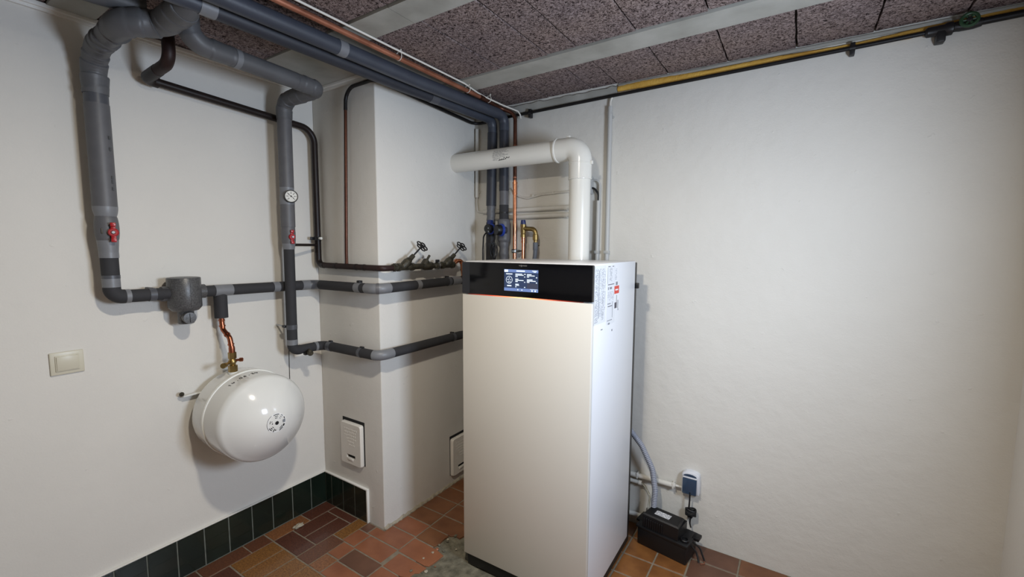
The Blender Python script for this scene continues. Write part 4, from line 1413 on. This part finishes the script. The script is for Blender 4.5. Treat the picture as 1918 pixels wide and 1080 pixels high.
# hand-written date on the shell
hw = MB()
glyph = {'1': [((.2, .7), (.5, 1)), ((.5, 1), (.5, 0))], '4': [((.1, 1), (0, .4)), ((0, .4), (.9, .4)), ((.6, .8), (.5, 0))],
         '0': [((.1, .1), (.1, .9)), ((.1, .9), (.8, .9)), ((.8, .9), (.8, .1)), ((.8, .1), (.1, .1))],
         '6': [((.7, 1), (.1, .5)), ((.1, .5), (.1, 0)), ((.1, 0), (.7, 0)), ((.7, 0), (.7, .5)), ((.7, .5), (.1, .5))],
         '2': [((.1, .8), (.5, 1)), ((.5, 1), (.8, .7)), ((.8, .7), (.1, 0)), ((.1, 0), (.9, 0))], '.': [((.3, 0), (.45, .1))]}
for i, ch in enumerate('14.06.24'):
    for (a, b_) in glyph[ch]:
        pts = []
        for (u, v) in (a, b_):
            ang = math.radians(124 - (i * 5.0 + u * 3.6))
            xx = .212 - v * .0 + (1 - v) * .016
            rr = TR + .0006
            pts.append((xx, TY + rr * math.cos(ang), TZ + rr * math.sin(ang)))
        hw.sweep(pts, .0011, 5)
hw.build('handwriting', 'ink', TK)
MB().box((.004, TY - .10, TZ - .02), (.045, TY + .10, TZ + .02), bev=.003).build('wall_bracket', 'tank', TK)
brk = MB().box((.010, -1.450, .810), (.034, -1.330, .814), bev=.001).build('bracket_tab', 'dial', TK)
MB().lathe((.012, -1.446, .822), (1, -.5, .1), [(0, .0055), (.014, .0055), (.0145, .0095), (.020, .0095), (.022, .007)], 8).build('wall_bolt', 'old_brass', TK)

# ------------------------------------------------------------------ light switch
SW = thing('light_switch', (0, -1.79, .99), 'cream rocker light switch on the left wall', 'switch')
MB().box((0, -1.834, .992), (.008, -1.744, 1.074), bev=.003, seg=3).build('frame', 'switch', SW)
MB().box((.006, -1.821, 1.004), (.012, -1.757, 1.062), bev=.002).build('rocker_surround', 'switch', SW)
MB().box((.009, -1.818, 1.007), (.0155, -1.760, 1.059), bev=.002, mtx=Matrix.Translation((.012, 0, 1.03)) @ Matrix.Rotation(math.radians(3), 4, 'Y') @ Matrix.Translation((-.012, 0, -1.03))).build('rocker', 'switch', SW)

# ------------------------------------------------------------------ chimney cleaning doors


def soot_door(origin, u, n_, wd, ht, label):
    """u: along the wall, n_: out of the wall, origin: lower left corner on the wall"""
    o = Vector(origin)
    t = thing('chimney_door', o, label, 'chimney door', 'chimney cleaning doors')
    mt = basis(u, (0, 0, 1), n_, o)
    MB().box((-.004, .006, -.002), (wd + .008, ht + .016, .0015), mtx=mt).build('frame_gap', 'gap', t, smooth=False)
    hx0, hx1, hz0, hz1 = .30 * wd, .72 * wd, .155 * ht, .245 * ht
    T_ = .022
    pl = MB()
    # plate as ring of quads around the slot, with rounded outer edge
    outer = []
    rr = .012
    for (cx, cz, a0) in ((wd - rr, rr, -90), (wd - rr, ht - rr, 0), (rr, ht - rr, 90), (rr, rr, 180)):
        for k in range(5):
            a = math.radians(a0 + k * 22.5)
            outer.append((cx + rr * math.cos(a), cz + rr * math.sin(a)))
    N_ = len(outer)
    rings = [(1.0, 0.001), (1.0, T_ * .55), (.985, T_ * .8), (.955, T_)]
    vs_, fs_ = [], []
    for (s, d_) in rings:
        for (x, z_) in outer:
            vs_.append((wd / 2 + (x - wd / 2) * (1 - (1 - s)), ht / 2 + (z_ - ht / 2) * (1 - (1 - s) * wd / ht), d_))
    for l in range(3):
        for k in range(N_):
            k2 = (k + 1) % N_
            fs_.append((l * N_ + k, l * N_ + k2, (l + 1) * N_ + k2, (l + 1) * N_ + k))
    hole = [(hx1, hz0), (hx1, hz1), (hx0, hz1), (hx0, hz0)]
    hb = len(vs_)
    for (x, z_) in hole:
        vs_.append((x, z_, T_))
    for (x, z_) in hole:
        vs_.append((x, z_, T_ - .014))
    b3 = 3 * N_
    for c in range(4):
        for k in range(4):
            fs_.append((b3 + c * 5 + k, b3 + c * 5 + k + 1, hb + c))
        c2 = (c + 1) % 4
        fs_.append((b3 + c * 5 + 4, b3 + (c2 * 5) % N_, hb + c2, hb + c))
        fs_.append((hb + c, hb + c2, hb + 4 + c2, hb + 4 + c))
    pl.add([mt @ Vector(v) for v in vs_], fs_)
    d_ = pl.build('door_plate', 'door_paint', t, angle=50)
    MB().box((hx0, hz0, T_ - .016), (hx1, hz1, T_ - .012), mtx=mt).build('slot', 'gap', d_, smooth=False)
    em = MB()
    for r_ in range(6):
        z_ = ht * (.48 + r_ * .075)
        x = wd * (.20 + .04 * (5 - r_) * (r_ < 3))
        while x < wd * .78 - .02 * (r_ < 2):
            ww = random.uniform(.006, .016)
            em.box((x + random.uniform(-.002, .002), z_ - random.uniform(.003, .006), T_ - .002), (x + ww, z_ + random.uniform(.002, .005), T_ + .0009), bev=.0008, seg=1, mtx=mt)
            x += ww + .004
    em.build('embossing', 'door_paint', d_)
    MB().box((hx0 + .01, hz0 - .012, T_ - .004), (hx1 - .015, hz0 + .002, T_ + .004), bev=.003, mtx=mt).build('finger_lip', 'door_paint', d_)
    return t


soot_door((.180, CY, .295), (1, 0, 0), (0, -1, 0), .166, .228, 'white chimney cleaning door below the pipes, beside the green skirting tiles')
soot_door((CX, -.262, .058), (0, 1, 0), (1, 0, 0), .165, .235, 'white chimney cleaning door close to the floor, half hidden by the boiler')

# ------------------------------------------------------------------ pipe, wool and valve along the top of the back wall
PG = Path([(.70, -.020, 2.206), (.79, -.020, 2.208), (1.60, -.021, 2.219), (2.40, -.022, 2.227), (XR, -.022, 2.236)], .3)
TG = thing('wall_pipe', (1.6, -.02, 2.2), 'thin black pipe running along the top of the right-hand wall', 'pipe')
seg_part(PG, 0.0, (2.56, -.022, 2.229), .0078, 'black_pipe', 'pipe_run', TG, seg=12)
seg_part(PG, (2.56, -.022, 2.229), PG.L, .0115, 'black_pipe', 'pipe_run', TG, seg=12)
for (x_, z_) in ((.895, 2.207), (2.338, 2.226)):
    MB().lathe((x_ - .009, -.020, z_), (1, 0, 0), [(0, .012), (.018, .012)], 14).box((x_ - .008, -.030, z_ - .026), (x_ + .008, -.002, z_ + .020), bev=.002).build('pipe_bracket', 'black_metal', TG)
MB().box((2.575, -.038, 2.186), (2.60, -.002, 2.232), bev=.003).build('pipe_bracket', 'black_metal', TG)
MB().lathe((2.545, -.022, 2.229), (1, 0, 0), [(0, .0115), (.006, .017), (.05, .018), (.056, .022), (.072, .022), (.076, .014), (.11, .014)], 14).build('pipe_union', 'black_metal', TG)
GV = thing('stop_valve', (2.655, -.03, 2.21), 'old stop valve with green handwheel at the top of the right-hand wall', 'valve')
MB().lathe((2.615, -.024, 2.231), (1, 0, 0), [(0, .014), (.02, .018), (.055, .018), (.075, .014)], 14).lathe((2.655, -.024, 2.231), (-.1, -1, .05), [(0, .013), (.022, .011), (.026, .006), (.04, .006)], 12).build('body', 'black_metal', GV)
gc = Vector((2.651, -.062, 2.233))
gax = Vector((-.1, -1, .05)).normalized()
gu = gax.cross(Vector((0, 0, 1))).normalized()
gv = gax.cross(gu)
gw = MB().sweep([gc + (gu * math.cos(i * math.pi / 14) + gv * math.sin(i * math.pi / 14)) * .0205 for i in range(28)], .0055, 8, closed=True)
for k in range(3):
    a = k * math.pi / 3
    dd = gu * math.cos(a) + gv * math.sin(a)
    gw.cyl(gc - dd * .02, gc + dd * .02, .0035, seg=8)
gwo = gw.build('handwheel', 'green_paint', GV)
MB().lathe(gc - gax * .005, gax, [(0, .008), (.010, .008), (.013, .005)], 12).build('hub_nut', 'black_metal', gwo)
# yellow mineral wool squeezed into the joint
wv, wf = [], []
nn = 150
for i in range(nn + 1):
    x = 1.398 + (XR - 1.398) * i / nn
    thick = .0125 + .0035 * math.sin(x * 5.1) + .002 * math.sin(x * 13) + random.uniform(-.0008, .0008)
    zc_ = 2.2465 + .0035 * math.sin(x * 4.3 + 1) + .002 * math.sin(x * 9.7)
    for k in range(8):
        a = math.pi * k / 7 - math.pi / 2
        wv.append((x, -.002 - (.012 + random.uniform(-.0012, .0012)) * math.cos(a), zc_ + thick * math.sin(a)))
for i in range(nn):
    for k in range(7):
        wf.append((i * 8 + k, i * 8 + k + 1, (i + 1) * 8 + k + 1, (i + 1) * 8 + k))
tag(MB().add(wv, wf).build('mineral_wool_strip', 'wool'), 'yellow mineral wool strip squeezed in above the black wall pipe', 'insulation')

# ------------------------------------------------------------------ conduits on the back wall
C1 = thing('cable_conduit', (1.363, -.014, 1.30), 'tall pale conduit on the right-hand wall, reaching up to the black pipe', 'conduit')
MB().cyl((1.363, -.014, 2.168), (1.363, -.014, .26), .0115, seg=18).build('tube', 'conduit', C1)
MB().sweep(fillet([(1.363, -.014, 2.16), (1.364, -.014, 2.19), (1.373, -.016, 2.215)], .02), .0045, 8).build('cable', 'cable_white', C1)
MB().box((1.352, -.022, 2.125), (1.374, 0, 2.140), bev=.002).cyl((1.378, -.012, 2.115), (1.378, -.002, 2.115), .005, seg=8).build('saddle', 'conduit', C1)
MB().box((1.350, -.028, 1.424), (1.377, 0, 1.440), bev=.002).build('saddle', 'conduit', C1)
C2 = thing('cable_conduit', (1.312, -.014, 1.30), 'short pale conduit beside the vertical flue with a looped cable on top', 'conduit')
MB().cyl((1.311, -.014, 1.700), (1.308, -.014, .30), .0115, seg=18).build('tube', 'conduit', C2)
MB().sweep(fillet([(1.311, -.014, 1.69), (1.311, -.016, 1.735), (1.290, -.02, 1.765), (1.262, -.022, 1.768)], .03), .0055, 8).build('cable', 'rubber', C2)
MB().sweep(fillet([(1.316, -.012, 1.69), (1.318, -.014, 1.79), (1.295, -.02, 1.812), (1.262, -.022, 1.800)], .03), .0050, 8).build('cable', 'conduit', C2)
MB().box((1.298, -.028, 1.424), (1.322, 0, 1.440), bev=.002).build('saddle', 'conduit', C2)
JB = thing('junction_box', (1.245, -.02, 1.74), 'small pale junction box half hidden behind the vertical flue', 'box')
MB().box((1.20, -.042, 1.735), (1.278, 0, 1.825), bev=.004).build('box', 'conduit', JB)
MB().box((1.203, -.048, 1.738), (1.275, -.040, 1.822), bev=.003).build('lid', 'conduit', JB)
for (z_, x1, lb) in ((1.674, 1.210, 'upper of two pale conduits running across the wall behind the flue'), (1.634, 1.210, 'lower of two pale conduits running across the wall behind the flue')):
    t = thing('cable_conduit', (.88, -.013, z_), lb, 'conduit', 'paired conduits behind the flue')
    MB().cyl((.565 if z_ > 1.65 else .60, -.014, z_ - .004), (x1, -.014, z_), .0125, seg=18).build('tube', 'conduit_paint', t)
    for x_ in (.60, 1.115):
        MB().lathe((x_, -.014, z_ - .002), (1, 0, 0), [(0, .0145), (.018, .0145)], 16).box((x_, -.02, z_ - .016), (x_ + .018, 0, z_ + .013), bev=.002).build('saddle', 'conduit_paint', t)
ct = thing('wall_cable', (.9, -.006, 1.74), 'thin pale cable sagging across the wall right of the copper pipe', 'cable')
MB().sweep(fillet([(.765, -.006, 1.80), (.80, -.006, 1.755), (.87, -.006, 1.735), (.96, -.007, 1.752), (1.06, -.006, 1.757), (1.21, -.006, 1.760)], .08), .0055, 8).build('cable', 'conduit_paint', ct)
MB().box((.905, -.013, 1.740), (.917, 0, 1.758), bev=.002).box((1.035, -.012, 1.750), (1.045, 0, 1.766), bev=.002).build('clip', 'conduit_paint', ct)
cc = thing('corner_conduit', (.51, -.012, 1.68), 'painted conduit in the corner between chimney and back wall with a bent cable', 'conduit')
MB().cyl((.515, -.013, 2.17), (.513, -.013, 1.76), .0115, seg=16).build('tube', 'conduit_paint', cc)
MB().sweep(fillet([(.512, -.010, 1.765), (.508, -.008, 1.74), (.512, -.008, 1.672), (.56, -.010, 1.668), (.60, -.012, 1.668)], .02), .0050, 8).build('cable', 'conduit_paint', cc)
MB().box((.524, -.010, 1.786), (.530, 0, 1.797), bev=.001).build('nail_clip', 'conduit_paint', cc)

# ------------------------------------------------------------------ safety valve
SV = thing('safety_valve', (.885, -.07, 1.30), 'brass safety valve with blue cap on a copper riser behind the boiler', 'valve')
MB().sweep(fillet([(.885, -.07, 1.505), (.885, -.07, 1.10), (1.05, -.07, 1.10)], .04), .0088, 16).build('riser', 'copper', SV)
MB().lathe((.885, -.07, 1.480), (0, 0, 1), [(0, .0088), (.001, .012), (.008, .012), (.010, .0105), (.024, .0105), (.026, .0125), (.034, .0125)], 18).build('press_socket', 'copper', SV)
MB().lathe((.885, -.07, 1.512), (0, 0, 1), [(0, .0145), (.016, .0145), (.018, .0125), (.026, .0145), (.055, .0150), (.060, .0165), (.072, .0165), (.075, .012)], 14).build('body', 'brass', SV)
MB().sweep(fillet([(.885, -.07, 1.561), (.967, -.072, 1.556), (.967, -.072, 1.500)], .026), .0125, 16).lathe((.967, -.072, 1.476), (0, 0, 1), [(0, .0115), (.018, .0115), (.020, .0155), (.050, .0155), (.052, .0135)], 14).build('outlet_elbow', 'brass', SV)
MB().lathe((.885, -.07, 1.583), (0, 0, 1), [(0, .0150), (.004, .0155), (.018, .0140), (.024, .0130), (.026, .011)], 14).build('blue_cap', 'navy_plastic', SV)
DP = thing('drain_pipe', (.965, -.072, 1.2), 'grey plastic drain pipe hanging below the brass safety valve', 'pipe')
MB().lathe((.967, -.072, 1.440), (0, 0, 1), [(0, .0135), (.003, .0145), (.040, .0145), (.043, .012)], 18).build('socket', 'drain_grey', DP)
MB().sweep(fillet([(.967, -.072, 1.445), (.966, -.072, 1.42), (.958, -.072, 1.36), (.955, -.072, 1.08)], .06), .0120, 16).build('tube', 'drain_grey', DP)
MB().lathe((.948, .001, 1.465), (0, -1, 0), [(0, .0035), (.002, .0035)], 10).build('drill_hole', 'gap', bpy.data.objects['wall_back'])

# ------------------------------------------------------------------ condensate pump, hose, socket
CPUMP = thing('condensate_pump', (1.612, -.157, 0), 'black condensate pump box with white tag on the floor by the wall', 'pump', rotz=-.165, local=True)
MB().box((0, 0, .0), (.241, .128, .092), bev=.006).build('reservoir', 'black_plastic', CPUMP)
MB().box((-.006, -.006, .086), (.247, .134, .098), bev=.004).build('rim', 'black_plastic', CPUMP)
MB().prism([(.024, .004), (.200, .004), (.200, .112), (.024, .112)], .096, .150).prism([(.024, .004), (.200, .004), (.192, .100), (.030, .100)], .150, .166, bev=.006).build('motor_cover', 'black_plastic', CPUMP)
for k in range(9):
    MB().box((.032 + k * .011, -.001, .104), (.037 + k * .011, .006, .146), bev=.001, seg=1).build('cooling_rib', 'black_plastic', CPUMP)
MB().box((.070, .034, .1655), (.142, .070, .1668)).build('tag', 'print_tag', CPUMP, smooth=False)
MB().lathe((.222, .030, .096), (0, 0, 1), [(0, .019), (.012, .019), (.014, .017), (.014, .013), (.006, .012)], 24).build('inlet_port', 'black_plastic', CPUMP)
MB().box((.236, .080, .086), (.268, .126, .102), bev=.004).build('mount_ear', 'black_plastic', CPUMP)
MB().box((-.026, .040, .086), (.006, .120, .100), bev=.004).build('mount_ear', 'black_plastic', CPUMP)
MB().lathe((.016, .085, .096), (0, 0, 1), [(0, .014), (.018, .014), (.022, .012), (.05, .010)], 18).build('outlet_port', 'black_plastic', CPUMP)
hs = Path([(1.535, -.110, .560), (1.600, -.085, .470), (1.655, -.078, .360), (1.672, -.078, .250), (1.664, -.080, .110)], .12, 12)
npt = 224
mbh = MB().sweep([hs.at(hs.L * k / npt) for k in range(npt + 1)], [.0122 + .0024 * (1 if (k % 4) in (0, 1) else -1) for k in range(npt + 1)], 14)
tag(mbh.build('corrugated_hose', 'hose_grey', angle=80), 'grey corrugated hose from behind the boiler into the black pump', 'hose')
ctb = Path([(1.575, -.020, .238), (1.605, -.024, .232), (1.640, -.05, .20), (1.642, -.085, .14)], .03, 8)
CT = thing('clear_tube', (1.60, -.04, .14), 'thin clear tube between the wall pipe and the black pump', 'tube')
seg_part(ctb, 0.0, ctb.L, .0055, 'clear_tube', 'tube', CT, seg=12)
WP = thing('wall_conduit', (1.66, -.02, .25), 'white horizontal pipe clipped to the wall behind the pump hose', 'conduit')
MB().cyl((1.20, -.022, .272), (1.755, -.022, .277), .0125, seg=18).build('tube', 'conduit_paint', WP)
MB().cyl((1.755, -.018, .277), (1.80, -.018, .277), .006, seg=12).build('end_tube', 'conduit_paint', WP)
for x_ in (1.565, 1.745):
    MB().box((x_ - .005, -.036, .262), (x_ + .005, 0, .291), bev=.004).build('saddle', 'conduit_paint', WP)
MB().cyl((1.40, -.020, .238), (1.580, -.020, .239), .010, seg=16).lathe((1.572, -.020, .239), (1, 0, 0), [(0, .0125), (.016, .0125)], 16).build('lower_tube', 'conduit_paint', WP)
LPP = tag(MB().cyl((1.30, -.03, .065), (1.640, -.03, .065), .012, seg=16).build('floor_conduit', 'conduit_paint'), 'pale pipe low on the wall disappearing behind the pump', 'conduit')
SO = thing('wall_socket', (1.826, 0, .262), 'white wall socket with smoked blue flap above the pump', 'socket')
arch = [(-.040, 0), (.040, 0), (.040, .092)] + [(.040 * math.cos(a * math.pi / 12), .092 + .018 * math.sin(a * math.pi / 12)) for a in range(1, 12)] + [(-.040, .092)]
hm = basis((1, 0, 0), (0, 0, 1), (0, -1, 0), (1.826, 0, .262))
hv = MB().prism([(x * 1.0, y) for x, y in arch], 0, .034, bev=.004)
MB().add([hm @ v for v in hv.v], hv.f).build('housing', 'socket_white', SO, angle=50)
MB().box((-.034, .002, .030), (.030, .080, .046), bev=.003, mtx=hm).build('flap', 'socket_lid', SO)
MB().box((-.034, .081, .030), (.030, .087, .043), bev=.002, mtx=hm).build('hinge', 'socket_white', SO)
hv = MB().prism([(-.032, .0885), (.028, .0885)] + [(-.002 + .030 * math.cos(a * math.pi / 8), .0885 + .011 * math.sin(a * math.pi / 8)) for a in range(1, 8)], .030, .0375)
MB().add([hm @ v for v in hv.v], hv.f).build('window', 'socket_lid', SO, smooth=False)
PCD = thing('power_cord', (1.83, -.05, .05), 'black power cord with a bundled coil hanging from the blue socket', 'cord')
cp_ = fillet([(1.828, -.040, .275), (1.828, -.042, .235), (1.826, -.040, .195), (1.834, -.036, .15), (1.832, -.034, .115), (1.838, -.036, .095)], .03)
MB().sweep(cp_, .0038, 8).build('cord', 'rubber', PCD)
MB().lathe((1.828, -.040, .258), (0, 0, 1), [(0, .0045), (.010, .0065), (.018, .0075)], 12).build('strain_relief', 'rubber', PCD)
co = MB()
for k in range(5):
    rg = []
    for i in range(16):
        a = i * math.pi / 8
        rg.append((1.834 + .023 * math.cos(a), -.034 + .014 * math.sin(a), .186 - k * .0065 + .003 * math.sin(a * 2 + k)))
    co.sweep(rg, .0040, 7, closed=True)
for k in range(3):
    rg = []
    for i in range(16):
        a = i * math.pi / 8
        rg.append((1.832 + (.010 + .003 * k) * math.cos(a), -.038 + .004 * k, .166 + (.026 - .003 * k) * math.sin(a)))
    co.sweep(rg, .0038, 7, closed=True)
co.build('cord_bundle', 'rubber', PCD)
LW = thing('loose_wires', (1.87, -.10, 0), 'loose black wire ends on the floor right of the pump', 'wire')
for (a, b_, c) in (((1.862, -.125, .085), (1.895, -.11, .055), (1.918, -.12, .006)), ((1.855, -.135, .075), (1.885, -.13, .040), (1.897, -.145, .006))):
    MB().sweep(fillet([a, b_, c], .03), .0042, 8).build('wire', 'rubber', LW)
MB().sweep(fillet([(1.916, -.12, .007), (1.922, -.135, .004), (1.905, -.15, .004)], .01), .0025, 8).build('bare_end', 'dull_copper', LW)

# mortar lump on the tiles
bm_ = bmesh.new()
bmesh.ops.create_icosphere(bm_, subdivisions=3, radius=1.0)
for v in bm_.verts:
    k = 1 + .28 * math.sin(7 * v.co.x + 3 * v.co.y) + .2 * math.sin(11 * v.co.y - 5 * v.co.z)
    v.co = Vector((.100 + v.co.x * .014 * k, -1.005 + v.co.y * .024 * k, max(.0, .007 + v.co.z * .008 * k)))
tag(MB().bm(bm_).build('mortar_lump', 'debris', angle=60), 'small dried mortar lump on the brown floor tiles', 'debris')

# ceiling lamp outside the picture (its bulb carries the warm light)
CL = thing('ceiling_lamp', (LAMP[0], LAMP[1], 2.17), 'round white flush ceiling lamp with opal disc', 'lamp')
MB().lathe((LAMP[0], LAMP[1], 2.278), (0, 0, -1), [(0, .075), (.050, .075), (.075, .070), (.083, .070), (.083, .060), (.070, .060)], 32).build('housing', 'white_paint', CL)
MB().lathe((LAMP[0], LAMP[1], 2.200), (0, 0, -1), [(0, .060), (.004, .060)], 32).build('diffuser', 'lamp_glass', CL)

for o in bpy.data.objects:
    if o.name.split('.')[0] in ('screen_text', 'print', 'bold_print', 'dial_marks', 'disc_print', 'disc_grey_print', 'embossing', 'handwriting', 'logo_emblem'):
        o['kind'] = 'stuff'          # print too small to pick apart
    if '_base' in o.keys():
        del o['_base']
